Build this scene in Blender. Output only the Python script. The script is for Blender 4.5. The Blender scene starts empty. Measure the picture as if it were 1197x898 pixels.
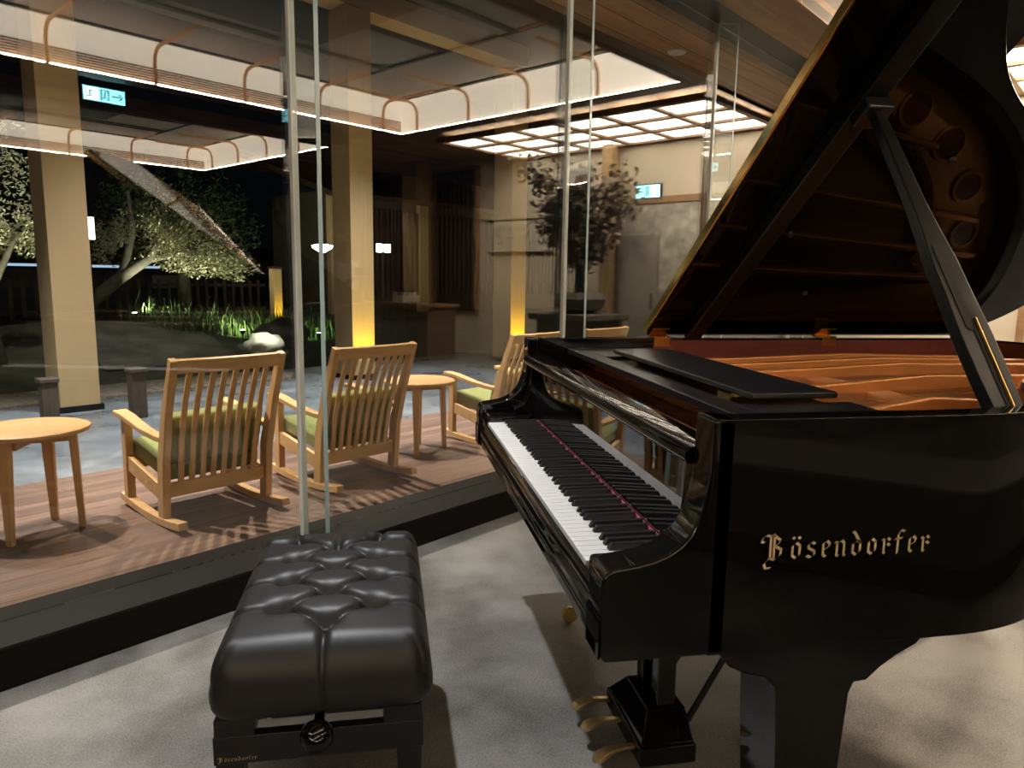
import bpy, bmesh, math, random
from mathutils import Vector, Matrix, noise
PI = math.pi
scene = bpy.context.scene
COL = scene.collection
R = math.radians
rnd = random.Random(7)

# ------------------------------------------------------------------ camera, light, exposure
IMG_W, IMG_H, FPX = 1197, 898, 835.5
cam_d = bpy.data.cameras.new('camera')
cam_d.sensor_fit = 'HORIZONTAL'; cam_d.sensor_width = 36.0
cam_d.lens = FPX * 36.0 / IMG_W
cam_d.clip_start = 0.02; cam_d.clip_end = 200
cam = bpy.data.objects.new('camera', cam_d); COL.objects.link(cam)
YAW, PITCH, ROLL = 2.9642, -0.1473, 0.0148
_f = Vector((math.cos(YAW)*math.cos(PITCH), math.sin(YAW)*math.cos(PITCH), math.sin(PITCH)))
_r = _f.cross(Vector((0, 0, 1))).normalized(); _u = _r.cross(_f)
_r2 = _r*math.cos(ROLL)+_u*math.sin(ROLL); _u2 = -_r*math.sin(ROLL)+_u*math.cos(ROLL)
cam.matrix_world = Matrix(((_r2.x, _u2.x, -_f.x, 1.7729), (_r2.y, _u2.y, -_f.y, -0.3458), (_r2.z, _u2.z, -_f.z, 1.2268), (0, 0, 0, 1)))
scene.camera = cam
vs = scene.view_settings
vs.view_transform = 'Standard'; vs.look = 'None'; vs.gamma = 1.0; vs.use_curve_mapping = False
vs.exposure = 0.78
scene.render.film_transparent = False
cy = scene.cycles
cy.max_bounces = 10; cy.transparent_max_bounces = 24; cy.glossy_bounces = 6; cy.diffuse_bounces = 4
cy.sample_clamp_indirect = 6.0; cy.caustics_reflective = False; cy.caustics_refractive = False
cy.use_denoising = True

world = bpy.data.worlds.new('night_sky'); scene.world = world
world.use_nodes = True
world.node_tree.nodes['Background'].inputs[0].default_value = (0.012, 0.016, 0.024, 1)
world.node_tree.nodes['Background'].inputs[1].default_value = 0.06

# light levels
LED_L = 115.0        # tray led profiles
GRID_L = 8.0        # coffer diffusers
LED_COL = (1.0, 0.86, 0.68)

# frame of the glass facade: x = along the glass (s), y = outwards (m), z = up
P0 = Vector((-0.4, -1.47, 0)); THETA = math.atan2(1.785, -1.396)
FR = Matrix.Translation(P0) @ Matrix.Rotation(THETA, 4, 'Z')
def F(s, m, z=0.0): return FR @ Vector((s, m, z))

def spot(name, loc, target, power, color, size, blend, radius):
    l = bpy.data.lights.new(name, 'SPOT'); l.energy = power; l.color = color
    l.spot_size = R(size); l.spot_blend = blend; l.shadow_soft_size = radius
    o = bpy.data.objects.new(name, l); COL.objects.link(o); o.location = loc
    o.rotation_euler = (Vector(target)-Vector(loc)).to_track_quat('-Z', 'Y').to_euler()
    return o
def point(name, loc, power, color, radius=0.05):
    l = bpy.data.lights.new(name, 'POINT'); l.energy = power; l.color = color; l.shadow_soft_size = radius
    o = bpy.data.objects.new(name, l); COL.objects.link(o); o.location = loc
    return o
WARM = (1.0, 0.82, 0.62); NEUT = (1.0, 0.92, 0.82)
spot('downlight_over_bench', (-0.62, -0.72, 2.93), (0.0, -0.2, 0), 150, (0.96, 0.97, 1.0), 72, 0.7, 0.03)
spot('downlight_behind_piano', (1.6, 2.4, 2.93), (-0.05, 1.42, 0), 330, WARM, 20, 0.25, 0.03)
for s_ in (0.25, 2.65, 5.0):
    spot('deck_downlight', F(s_, 2.35, 3.3), F(s_+0.05, 1.75, 0), 430, (1.0, 0.87, 0.72), 74, 0.55, 0.04)
for s_ in (0.2, 2.6, 5.2):
    spot('path_fill', F(s_, 4.0, 4.6), F(s_, 3.9, 0), 900, (0.92, 0.95, 1.0), 75, 0.8, 0.08)  # unseen spots added to brighten the paving
for s_ in (1.905, 5.34, 8.45):
    spot('column_fill', F(s_-0.7, 3.6, 4.7), F(s_, 5.45, 1.9), 45, (1.0, 0.84, 0.60), 60, 0.9, 0.08)  # unseen fill spots added to lighten the column fronts
for n_ in (1.6, 4.5, 7.4):
    spot('lobby_fill_spot', F(6.0, -n_, 2.93), F(7.5, -n_, 1.3), 130, (1.0, 0.86, 0.66), 85, 0.9, 0.05)  # added spots without fixtures, brightening the end wall
spot('mound_fill', F(2.4, 6.6, 4.6), F(3.2, 9.0, 0.2), 260, (1.0, 0.92, 0.78), 60, 0.9, 0.1)  # unseen fill spot added so the stone slope shows

# ------------------------------------------------------------------ materials
def new_mat(name):
    m = bpy.data.materials.new(name); m.use_nodes = True
    nt = m.node_tree
    return m, nt, nt.nodes['Principled BSDF']
def simple(name, col, rough=0.5, metal=0.0, coat=0.0, spec=0.5, var=0.06, scale=8.0):
    m, nt, b = new_mat(name)
    b.inputs['Roughness'].default_value = rough; b.inputs['Metallic'].default_value = metal
    b.inputs['Coat Weight'].default_value = coat; b.inputs['Coat Roughness'].default_value = 0.03
    b.inputs['Specular IOR Level'].default_value = spec
    tc = nt.nodes.new('ShaderNodeTexCoord'); nz = nt.nodes.new('ShaderNodeTexNoise'); nz.inputs['Scale'].default_value = scale
    nz.inputs['Detail'].default_value = 4
    rp = nt.nodes.new('ShaderNodeValToRGB')
    a = [max(0, c*(1-var)) for c in col[:3]]; z = [min(1, c*(1+var)) for c in col[:3]]
    rp.color_ramp.elements[0].color = (*a, 1); rp.color_ramp.elements[1].color = (*z, 1)
    rp.color_ramp.elements[0].position = 0.3; rp.color_ramp.elements[1].position = 0.7
    nt.links.new(tc.outputs['Object'], nz.inputs['Vector']); nt.links.new(nz.outputs['Fac'], rp.inputs[0])
    nt.links.new(rp.outputs[0], b.inputs['Base Color'])
    return m
def wood(name, c0, c1, rough=0.4, scale=(1.2, 14, 14), coat=0.0, planks=0.0, plank_axis=1, gap=(0.02, 0.015, 0.01), plank_col=0.25):
    m, nt, b = new_mat(name)
    b.inputs['Roughness'].default_value = rough; b.inputs['Coat Weight'].default_value = coat; b.inputs['Coat Roughness'].default_value = 0.1
    tc = nt.nodes.new('ShaderNodeTexCoord'); mp = nt.nodes.new('ShaderNodeMapping'); mp.inputs['Scale'].default_value = scale
    nz = nt.nodes.new('ShaderNodeTexNoise'); nz.inputs['Scale'].default_value = 1.6; nz.inputs['Detail'].default_value = 8; nz.inputs['Roughness'].default_value = 0.6
    nz.inputs['Distortion'].default_value = 0.4
    rp = nt.nodes.new('ShaderNodeValToRGB')
    rp.color_ramp.elements[0].color = (*c0, 1); rp.color_ramp.elements[1].color = (*c1, 1)
    rp.color_ramp.elements[0].position = 0.32; rp.color_ramp.elements[1].position = 0.68
    L = nt.links.new
    L(tc.outputs['Object'], mp.inputs['Vector']); L(mp.outputs[0], nz.inputs['Vector']); L(nz.outputs['Fac'], rp.inputs[0])
    out = rp.outputs[0]
    if planks:
        sx = nt.nodes.new('ShaderNodeSeparateXYZ'); L(tc.outputs['Object'], sx.inputs[0])
        dv = nt.nodes.new('ShaderNodeMath'); dv.operation = 'DIVIDE'; dv.inputs[1].default_value = planks
        L(sx.outputs[plank_axis], dv.inputs[0])
        fl = nt.nodes.new('ShaderNodeMath'); fl.operation = 'FLOOR'; L(dv.outputs[0], fl.inputs[0])
        fr = nt.nodes.new('ShaderNodeMath'); fr.operation = 'FRACT'; L(dv.outputs[0], fr.inputs[0])
        wn = nt.nodes.new('ShaderNodeTexWhiteNoise'); wn.noise_dimensions = '1D'; L(fl.outputs[0], wn.inputs['W'])
        mr = nt.nodes.new('ShaderNodeMapRange'); mr.inputs['To Min'].default_value = 1-plank_col; mr.inputs['To Max'].default_value = 1+plank_col
        L(wn.outputs['Value'], mr.inputs['Value'])
        mu = nt.nodes.new('ShaderNodeVectorMath'); mu.operation = 'SCALE'; L(out, mu.inputs[0]); L(mr.outputs[0], mu.inputs['Scale'])
        lt = nt.nodes.new('ShaderNodeMath'); lt.operation = 'LESS_THAN'; lt.inputs[1].default_value = 0.045; L(fr.outputs[0], lt.inputs[0])
        mx = nt.nodes.new('ShaderNodeMix'); mx.data_type = 'RGBA'; L(lt.outputs[0], mx.inputs['Factor'])
        L(mu.outputs[0], mx.inputs['A']); mx.inputs['B'].default_value = (*gap, 1)
        out = mx.outputs['Result']
    L(out, b.inputs['Base Color'])
    return m
def emis(name, col, strength):
    m = bpy.data.materials.new(name); m.use_nodes = True
    nt = m.node_tree; nt.nodes.clear()
    o = nt.nodes.new('ShaderNodeOutputMaterial'); e = nt.nodes.new('ShaderNodeEmission')
    e.inputs[0].default_value = (*col, 1); e.inputs[1].default_value = strength
    nt.links.new(e.outputs[0], o.inputs[0])
    return m
def glass_mat(name, r0=0.09, tint=(0.93, 0.96, 0.95)):
    m = bpy.data.materials.new(name); m.use_nodes = True
    nt = m.node_tree; nt.nodes.clear(); L = nt.links.new
    o = nt.nodes.new('ShaderNodeOutputMaterial')
    tr = nt.nodes.new('ShaderNodeBsdfTransparent'); tr.inputs[0].default_value = (*tint, 1)
    gl = nt.nodes.new('ShaderNodeBsdfGlossy'); gl.inputs['Roughness'].default_value = 0.0
    geo = nt.nodes.new('ShaderNodeNewGeometry')
    dt = nt.nodes.new('ShaderNodeVectorMath'); dt.operation = 'DOT_PRODUCT'
    L(geo.outputs['Incoming'], dt.inputs[0]); L(geo.outputs['Normal'], dt.inputs[1])
    ab = nt.nodes.new('ShaderNodeMath'); ab.operation = 'ABSOLUTE'; L(dt.outputs['Value'], ab.inputs[0])
    om = nt.nodes.new('ShaderNodeMath'); om.operation = 'SUBTRACT'; om.inputs[0].default_value = 1.0; L(ab.outputs[0], om.inputs[1])
    pw = nt.nodes.new('ShaderNodeMath'); pw.operation = 'POWER'; pw.inputs[1].default_value = 3.5; L(om.outputs[0], pw.inputs[0])
    ma = nt.nodes.new('ShaderNodeMath'); ma.operation = 'MULTIPLY_ADD'; ma.inputs[1].default_value = 1-r0; ma.inputs[2].default_value = r0; L(pw.outputs[0], ma.inputs[0])
    mx = nt.nodes.new('ShaderNodeMixShader'); L(ma.outputs[0], mx.inputs[0]); L(tr.outputs[0], mx.inputs[1]); L(gl.outputs[0], mx.inputs[2])
    L(mx.outputs[0], o.inputs[0])
    return m
def concrete(name, c0, c1, rough0, rough1, scale=1.3):
    m, nt, b = new_mat(name); L = nt.links.new
    tc = nt.nodes.new('ShaderNodeTexCoord')
    n1 = nt.nodes.new('ShaderNodeTexNoise'); n1.inputs['Scale'].default_value = scale; n1.inputs['Detail'].default_value = 9; n1.inputs['Roughness'].default_value = 0.62
    n2 = nt.nodes.new('ShaderNodeTexNoise'); n2.inputs['Scale'].default_value = 190; n2.inputs['Detail'].default_value = 3
    L(tc.outputs['Object'], n1.inputs['Vector']); L(tc.outputs['Object'], n2.inputs['Vector'])
    ad = nt.nodes.new('ShaderNodeMath'); ad.operation = 'MULTIPLY_ADD'; ad.inputs[1].default_value = 0.42; L(n2.outputs['Fac'], ad.inputs[0]); L(n1.outputs['Fac'], ad.inputs[2])
    rp = nt.nodes.new('ShaderNodeValToRGB'); rp.color_ramp.elements[0].position = 0.56; rp.color_ramp.elements[1].position = 0.86
    rp.color_ramp.elements[0].color = (*c0, 1); rp.color_ramp.elements[1].color = (*c1, 1)
    L(ad.outputs[0], rp.inputs[0]); L(rp.outputs[0], b.inputs['Base Color'])
    mr = nt.nodes.new('ShaderNodeMapRange'); mr.inputs['From Min'].default_value = 0.35; mr.inputs['From Max'].default_value = 0.65
    mr.inputs['To Min'].default_value = rough0; mr.inputs['To Max'].default_value = rough1
    L(n1.outputs['Fac'], mr.inputs['Value']); L(mr.outputs[0], b.inputs['Roughness'])
    return m
def fabric(name, col, scale=260):
    m, nt, b = new_mat(name); L = nt.links.new
    b.inputs['Roughness'].default_value = 0.9; b.inputs['Sheen Weight'].default_value = 0.2
    tc = nt.nodes.new('ShaderNodeTexCoord'); nz = nt.nodes.new('ShaderNodeTexNoise'); nz.inputs['Scale'].default_value = scale
    rp = nt.nodes.new('ShaderNodeValToRGB'); rp.color_ramp.elements[0].color = (*[c*0.7 for c in col], 1); rp.color_ramp.elements[1].color = (*[min(1, c*1.25) for c in col], 1)
    L(tc.outputs['Object'], nz.inputs['Vector']); L(nz.outputs['Fac'], rp.inputs[0]); L(rp.outputs[0], b.inputs['Base Color'])
    return m

M = {}
M['lacquer'] = simple('black_polished_lacquer', (0.0045, 0.004, 0.004), 0.035, 0, 0.0, 0.5, 0.02)
M['lacquer_front'] = simple('black_mirror_lacquer', (0.0045, 0.004, 0.004), 0.02, 0, 0, 0.95, 0.02)
M['satin'] = simple('black_satin_lacquer', (0.010, 0.009, 0.009), 0.28, 0, 0, 0.5, 0.02)
M['satin_grey'] = simple('grey_black_prop_lacquer', (0.006, 0.006, 0.006), 0.3, 0, 0, 0.3, 0.02)
M['lid'] = simple('black_polished_lid', (0.003, 0.0025, 0.0025), 0.03, 0, 0, 0.12, 0.02)
M['ivory'] = simple('white_key_top', (0.86, 0.84, 0.80), 0.22, 0, 0.2, 0.5, 0.01)
M['ebony'] = simple('black_key_top', (0.012, 0.011, 0.011), 0.38, 0, 0, 0.5, 0.02)
M['felt'] = fabric('red_key_felt', (0.35, 0.03, 0.06))
M['mahogany'] = wood('red_mahogany', (0.10, 0.018, 0.010), (0.17, 0.035, 0.018), 0.3, (10, 1.5, 14), 0.3)
M['gold_plate'] = simple('bronze_painted_iron', (0.70, 0.28, 0.075), 0.36, 0.5, 0.25, 0.5, 0.05)
M['spruce'] = wood('spruce_soundboard', (0.50, 0.26, 0.10), (0.62, 0.34, 0.14), 0.35, (14, 1.2, 14), 0.2)
M['brass'] = simple('polished_brass', (0.78, 0.54, 0.20), 0.13, 1.0, 0, 0.5, 0.04)
M['brass_pedal'] = simple('dull_brass', (0.66, 0.50, 0.25), 0.33, 1.0, 0, 0.5, 0.06)
M['steel'] = simple('steel', (0.55, 0.54, 0.52), 0.25, 1.0)
M['string'] = simple('copper_wound_string', (0.55, 0.40, 0.26), 0.3, 1.0)
M['letter'] = simple('gold_lettering', (0.80, 0.60, 0.34), 0.45, 0.1)
M['leather'] = simple('black_leather', (0.014, 0.013, 0.0125), 0.48, 0, 0, 0.5, 0.1, 30)
M['oak'] = wood('light_oak', (0.52, 0.29, 0.115), (0.64, 0.385, 0.175), 0.42, (14, 14, 1.6))
M['oak_l'] = wood('light_oak_rail', (0.52, 0.29, 0.115), (0.64, 0.385, 0.175), 0.42, (1.6, 14, 14))
M['green'] = fabric('olive_green_fabric', (0.20, 0.21, 0.05))
M['deck'] = wood('deck_boards', (0.12, 0.066, 0.046), (0.22, 0.132, 0.096), 0.4, (1.0, 16, 16), 0.0, 0.115, 1, (0.03, 0.016, 0.01), 0.2)
M['floor'] = concrete('polished_concrete', (0.05, 0.047, 0.043), (0.27, 0.258, 0.24), 0.28, 0.55, 1.7)
M['path'] = concrete('grey_paving', (0.10, 0.10, 0.105), (0.20, 0.20, 0.205), 0.25, 0.5, 2.2)
M['sill'] = simple('dark_metal_sill', (0.013, 0.0115, 0.0105), 0.6, 0, 0, 0.12)
M['plinth'] = simple('black_plinth', (0.006, 0.005, 0.0045), 0.6, 0, 0, 0.12)
M['glass'] = glass_mat('facade_glass')
M['fin'] = glass_mat('fin_glass', 0.03, (0.95, 0.98, 0.97))
M['fin_edge'] = simple('polished_fin_edge', (0.34, 0.46, 0.46), 0.25, 0, 0, 0.6)
M['silicone'] = simple('pale_joint', (0.75, 0.75, 0.70), 0.35)
M['head'] = simple('dark_green_metal', (0.022, 0.026, 0.024), 0.45, 0.3)
M['ceil_wood'] = wood('ceiling_boards', (0.30, 0.175, 0.088), (0.50, 0.31, 0.165), 0.5, (1.0, 9, 9), 0, 0.21, 1, (0.04, 0.02, 0.01), 0.3)
M['beam_wood'] = wood('ceiling_beam_wood', (0.24, 0.125, 0.060), (0.36, 0.20, 0.10), 0.5, (1.0, 12, 12))
M['white'] = simple('white_plaster', (0.80, 0.76, 0.70), 0.8, 0, 0, 0.2, 0.02)
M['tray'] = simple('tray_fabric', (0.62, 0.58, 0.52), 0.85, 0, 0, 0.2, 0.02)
M['tray_glow'] = simple('tray_fabric_glow', (0.62, 0.58, 0.52), 0.85, 0, 0, 0.2, 0.02)
_b = M['tray_glow'].node_tree.nodes['Principled BSDF']; _b.inputs['Emission Color'].default_value = (1.0, 0.86, 0.68, 1); _b.inputs['Emission Strength'].default_value = 1.7  # emission put into the fabric, standing in for the led wash on the walls
M['dark_line'] = simple('dark_joint', (0.02, 0.017, 0.015), 0.7)
M['copper_rod'] = simple('copper_rod', (0.78, 0.42, 0.18), 0.45, 0.2)
M['led'] = emis('led_diffuser', LED_COL, LED_L)
M['coffer'] = emis('coffer_diffuser', (1.0, 0.87, 0.70), GRID_L)
M['beige'] = simple('beige_wall', (0.62, 0.53, 0.40), 0.8, 0, 0, 0.2, 0.03)
M['taupe'] = simple('taupe_wall', (0.06, 0.048, 0.037), 0.8, 0, 0, 0.2, 0.04)
M['dark'] = simple('near_black', (0.012, 0.011, 0.010), 0.7)
M['dark_slat'] = wood('dark_wood_slat', (0.03, 0.016, 0.011), (0.055, 0.03, 0.02), 0.5, (14, 14, 1.4))
M['counter'] = wood('counter_wood', (0.13, 0.07, 0.035), (0.21, 0.12, 0.06), 0.45, (1.4, 14, 14))
M['column'] = simple('tan_column', (0.46, 0.31, 0.155), 0.6, 0, 0, 0.3, 0.04, 3)
M['door_grey'] = simple('warm_grey_door', (0.30, 0.265, 0.215), 0.6)
M['stone_panel'] = concrete('textured_panel', (0.24, 0.21, 0.165), (0.55, 0.50, 0.42), 0.6, 0.8, 5)
M['leaf_olive'] = simple('olive_leaf', (0.32, 0.32, 0.20), 0.6, 0, 0, 0.3, 0.4, 3)
M['leaf_dark'] = simple('dark_leaf', (0.055, 0.075, 0.03), 0.6, 0, 0, 0.3, 0.4, 3)
M['bark'] = simple('bark', (0.05, 0.046, 0.033), 0.9, 0, 0, 0.2, 0.3, 14)
M['soil'] = concrete('garden_soil', (0.022, 0.024, 0.014), (0.07, 0.07, 0.05), 0.8, 0.95, 2.5)
M['stone_path'] = concrete('stone_slope', (0.05, 0.047, 0.042), (0.15, 0.14, 0.125), 0.6, 0.9, 3)
M['gravel'] = concrete('gravel', (0.10, 0.075, 0.05), (0.30, 0.24, 0.17), 0.8, 0.95, 16)
M['rock'] = concrete('rock', (0.05, 0.05, 0.045), (0.14, 0.13, 0.12), 0.7, 0.9, 6)
M['pale_rock'] = concrete('pale_rock', (0.40, 0.38, 0.32), (0.62, 0.60, 0.52), 0.7, 0.9, 6)
M['bollard'] = wood('dark_bollard_wood', (0.05, 0.032, 0.022), (0.09, 0.06, 0.04), 0.6, (14, 14, 2))
M['grass'] = simple('green_grass', (0.045, 0.075, 0.022), 0.6, 0, 0, 0.3, 0.35, 5)
M['lamp_white'] = emis('lamp_glow', (1.0, 0.93, 0.80), 9.0)
M['lamp_lantern'] = emis('lantern_glow', (1.0, 0.94, 0.82), 3.2)
M['blue_strip'] = emis('eave_strip_light', (0.55, 0.75, 1.0), 0.55)
M['exit_bg'] = emis('exit_sign_face', (0.32, 0.90, 1.0), 6.5)
M['exit_wh'] = emis('exit_sign_white', (0.75, 1.0, 1.0), 9.0)
M['exit_dark'] = simple('exit_sign_glyph', (0.0, 0.06, 0.09), 0.6)
M['ink'] = simple('black_ink', (0.02, 0.018, 0.016), 0.7)
M['paper'] = simple('cream_sign_board', (0.60, 0.53, 0.42), 0.8)
M['dried_leaf'] = simple('bronze_leaf', (0.15, 0.105, 0.06), 0.5, 0.15, 0, 0.5, 0.5, 4)
M['pedestal'] = concrete('stone_pedestal', (0.13, 0.11, 0.085), (0.26, 0.225, 0.18), 0.6, 0.8, 4)
M['pale_ctr'] = simple('pale_slat', (0.50, 0.45, 0.38), 0.6)
M['white_shirt'] = fabric('white_shirt', (0.75, 0.72, 0.68)); M['trousers'] = fabric('dark_trousers', (0.02, 0.02, 0.025))
M['lining_grey'] = simple('dimmed_tray_fabric', (0.20, 0.18, 0.155), 0.85, 0, 0, 0.2, 0.02); M['bench_grey'] = fabric('grey_upholstery', (0.16, 0.15, 0.135)); M['skin'] = simple('skin', (0.55, 0.33, 0.22), 0.5); M['hair'] = simple('dark_hair', (0.015, 0.011, 0.009), 0.5)  # glass-side lining: tray fabric darkened in colour to keep it dim

# ------------------------------------------------------------------ mesh helpers
class MB:
    """collects shapes into one bmesh"""
    def __init__(self): self.bm = bmesh.new()
    def box(self, x0, x1, y0, y1, z0, z1, mat=None):
        vs_ = [self.bm.verts.new((x, y, z)) for z in (z0, z1) for y in (y0, y1) for x in (x0, x1)]
        for q in ((0, 2, 3, 1), (4, 5, 7, 6), (0, 1, 5, 4), (1, 3, 7, 5), (3, 2, 6, 7), (2, 0, 4, 6)):
            self.bm.faces.new([vs_[i] for i in q])
        if mat is not None:
            for v in vs_: v.co = mat @ v.co
        return self
    def bar(self, a, b, w, h, up=(0, 0, 1), w2=None, h2=None):
        a = Vector(a); b = Vector(b); t = (b-a).normalized(); up = Vector(up)
        sd = t.cross(up)
        if sd.length < 1e-5: sd = t.cross(Vector((1, 0, 0)))
        sd.normalize(); u2 = sd.cross(t)
        w2 = w if w2 is None else w2; h2 = h if h2 is None else h2
        vs_ = []
        for p, ww, hh in ((a, w, h), (b, w2, h2)):
            for sx, sy in ((-1, -1), (1, -1), (1, 1), (-1, 1)):
                vs_.append(self.bm.verts.new(p+sd*sx*ww/2+u2*sy*hh/2))
        for q in ((3, 2, 1, 0), (4, 5, 6, 7), (0, 1, 5, 4), (1, 2, 6, 5), (2, 3, 7, 6), (3, 0, 4, 7)):
            self.bm.faces.new([vs_[i] for i in q])
        return self
    def strip(self, pts, w, h, up=(0, 0, 1)):
        """continuous rectangular bar along a polyline; w,h numbers or lists"""
        n = len(pts); pts = [Vector(p) for p in pts]; rings = []
        for i, p in enumerate(pts):
            t = (pts[min(i+1, n-1)]-pts[max(i-1, 0)]).normalized()
            sd = t.cross(Vector(up)).normalized(); u2 = sd.cross(t)
            ww = w[i] if isinstance(w, (list, tuple)) else w; hh = h[i] if isinstance(h, (list, tuple)) else h
            rings.append([self.bm.verts.new(p+sd*sx*ww/2+u2*sy*hh/2) for sx, sy in ((-1, -1), (1, -1), (1, 1), (-1, 1))])
        for a, b in zip(rings, rings[1:]):
            for k in range(4): self.bm.faces.new([a[k], a[(k+1) % 4], b[(k+1) % 4], b[k]])
        self.bm.faces.new(rings[0][::-1]); self.bm.faces.new(rings[-1])
        return self
    def tube(self, pts, r, seg=8):
        n = len(pts); pts = [Vector(p) for p in pts]; rings = []; pu = None
        for i, p in enumerate(pts):
            t = (pts[min(i+1, n-1)]-pts[max(i-1, 0)]).normalized()
            if pu is None:
                pu = t.orthogonal().normalized()
            else:
                pu = (pu-t*pu.dot(t)).normalized()
            v = t.cross(pu); rr = r[i] if isinstance(r, (list, tuple)) else r
            rings.append([self.bm.verts.new(p+(pu*math.cos(2*PI*k/seg)+v*math.sin(2*PI*k/seg))*rr) for k in range(seg)])
        for a, b in zip(rings, rings[1:]):
            for k in range(seg): self.bm.faces.new([a[k], a[(k+1) % seg], b[(k+1) % seg], b[k]])
        self.bm.faces.new(rings[0][::-1]); self.bm.faces.new(rings[-1])
        return self
    def lathe(self, prof, loc=(0, 0, 0), axis='z', seg=24):
        loc = Vector(loc); rings = []
        for r, h in prof:
            ring = []
            for k in range(seg):
                a = 2*PI*k/seg; x, y = r*math.cos(a), r*math.sin(a)
                v = {'z': (x, y, h), 'x': (h, x, y), 'y': (y, h, x)}[axis]
                ring.append(self.bm.verts.new(loc+Vector(v)))
            rings.append(ring)
        for a, b in zip(rings, rings[1:]):
            for k in range(seg): self.bm.faces.new([a[k], a[(k+1) % seg], b[(k+1) % seg], b[k]])
        self.bm.faces.new(rings[0][::-1]); self.bm.faces.new(rings[-1])
        return self
    def prism(self, poly, z0, z1, fn=None):
        """poly in (a,b), extruded along c; fn maps (a,b,c) to xyz"""
        fn = fn or (lambda a, b, c: (a, b, c))
        lo = [self.bm.verts.new(fn(a, b, z0)) for a, b in poly]; hi = [self.bm.verts.new(fn(a, b, z1)) for a, b in poly]
        n = len(poly)
        self.bm.faces.new(lo[::-1]); self.bm.faces.new(hi)
        for i in range(n): self.bm.faces.new([lo[i], lo[(i+1) % n], hi[(i+1) % n], hi[i]])
        return self
    def ico(self, loc, r, sub=2, sc=(1, 1, 1), jitter=0.0, seed=0):
        g = bmesh.ops.create_icosphere(self.bm, subdivisions=sub, radius=1.0)
        for v in g['verts']:
            c = v.co.copy()
            k = 1+jitter*noise.noise(c*1.7+Vector((seed, seed*2.1, 0)))
            v.co = Vector(loc)+Vector((c.x*sc[0], c.y*sc[1], c.z*sc[2]))*r*k
        return self
    def quad(self, c, t, b):
        c = Vector(c)
        self.bm.faces.new([self.bm.verts.new(c-t*0.5), self.bm.verts.new(c+b*0.5), self.bm.verts.new(c+t*0.5), self.bm.verts.new(c-b*0.5)])
    def obj(self, name, mat, parent=None, smooth=False, bevel=0.0, segs=2, mw=None):
        bmesh.ops.recalc_face_normals(self.bm, faces=self.bm.faces[:])
        me = bpy.data.meshes.new(name); self.bm.to_mesh(me); self.bm.free()
        me.materials.append(mat)
        o = bpy.data.objects.new(name, me); COL.objects.link(o)
        if parent is not None: o.parent = parent
        if mw is not None: o.matrix_world = mw
        if smooth:
            for p in me.polygons: p.use_smooth = True
        if bevel:
            bv = o.modifiers.new('bevel', 'BEVEL'); bv.width = bevel; bv.segments = segs; bv.limit_method = 'ANGLE'; bv.angle_limit = R(35)
            for p in me.polygons: p.use_smooth = True
            bv.harden_normals = True
        return o
def flat_smooth(o, ang=35):
    for p in o.data.polygons: p.use_smooth = True
    o.data.set_sharp_from_angle(angle=R(ang))
    return o
def tag(o, label, cat, group=None, kind=None):
    o['label'] = label; o['category'] = cat
    if group: o['group'] = group
    if kind: o['kind'] = kind
    return o
def thing(name, label, cat, loc=(0, 0, 0), rotz=0.0, group=None):
    o = bpy.data.objects.new(name, None); COL.objects.link(o); o.empty_display_size = 0.1
    o.location = loc; o.rotation_euler = (0, 0, rotz)
    return tag(o, label, cat, group)
def struct(o):
    o['kind'] = 'structure'; return o
def dup(root, loc, rotz=None, label=None):
    r = root.copy(); COL.objects.link(r); r.location = loc
    if rotz is not None: r.rotation_euler = (0, 0, rotz)
    if label: r['label'] = label
    for ch in list(root.children):
        c = ch.copy(); COL.objects.link(c); c.parent = r
        for g in list(ch.children):
            d_ = g.copy(); COL.objects.link(d_); d_.parent = c
    return r

# ------------------------------------------------------------------ the room
CZ, BZ = 3.07, 2.947             # ceiling boards, underside of the beams round the trays
GM = 0.177                       # outward offset of the glass
END_S = 7.76
struct(MB().box(-6, END_S+0.1, -11, 0.0, -0.12, 0.0).obj('floor', M['floor'], mw=FR))
o = struct(MB().box(-6, END_S, 0.0, 0.30, -0.12, 0.125).obj('baseboard_glass', M['plinth'], mw=FR))
struct(MB().box(-6, END_S, -0.004, 0.30, 0.1255, 0.137).obj('trim_1', M['sill'], bevel=0.003, mw=FR))
FIN_S = [(-2.35, -2.31), (-0.61, -0.57), (1.13, 1.17), (2.872, 2.935), (4.614, 4.715), (6.356, 6.44)]
fin_m0, fin_m1 = 0.065, 0.166
PZ0 = 0.138
edges = [-5.9]+[a for a, b in FIN_S]+[END_S-0.02]
for i in range(len(edges)-1):
    a, b = edges[i]+0.012, edges[i+1]-0.012
    struct(MB().box(a, b, GM, GM+0.012, PZ0, CZ-0.003).obj('window_%d' % (i+1), M['glass'], mw=FR))
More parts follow.
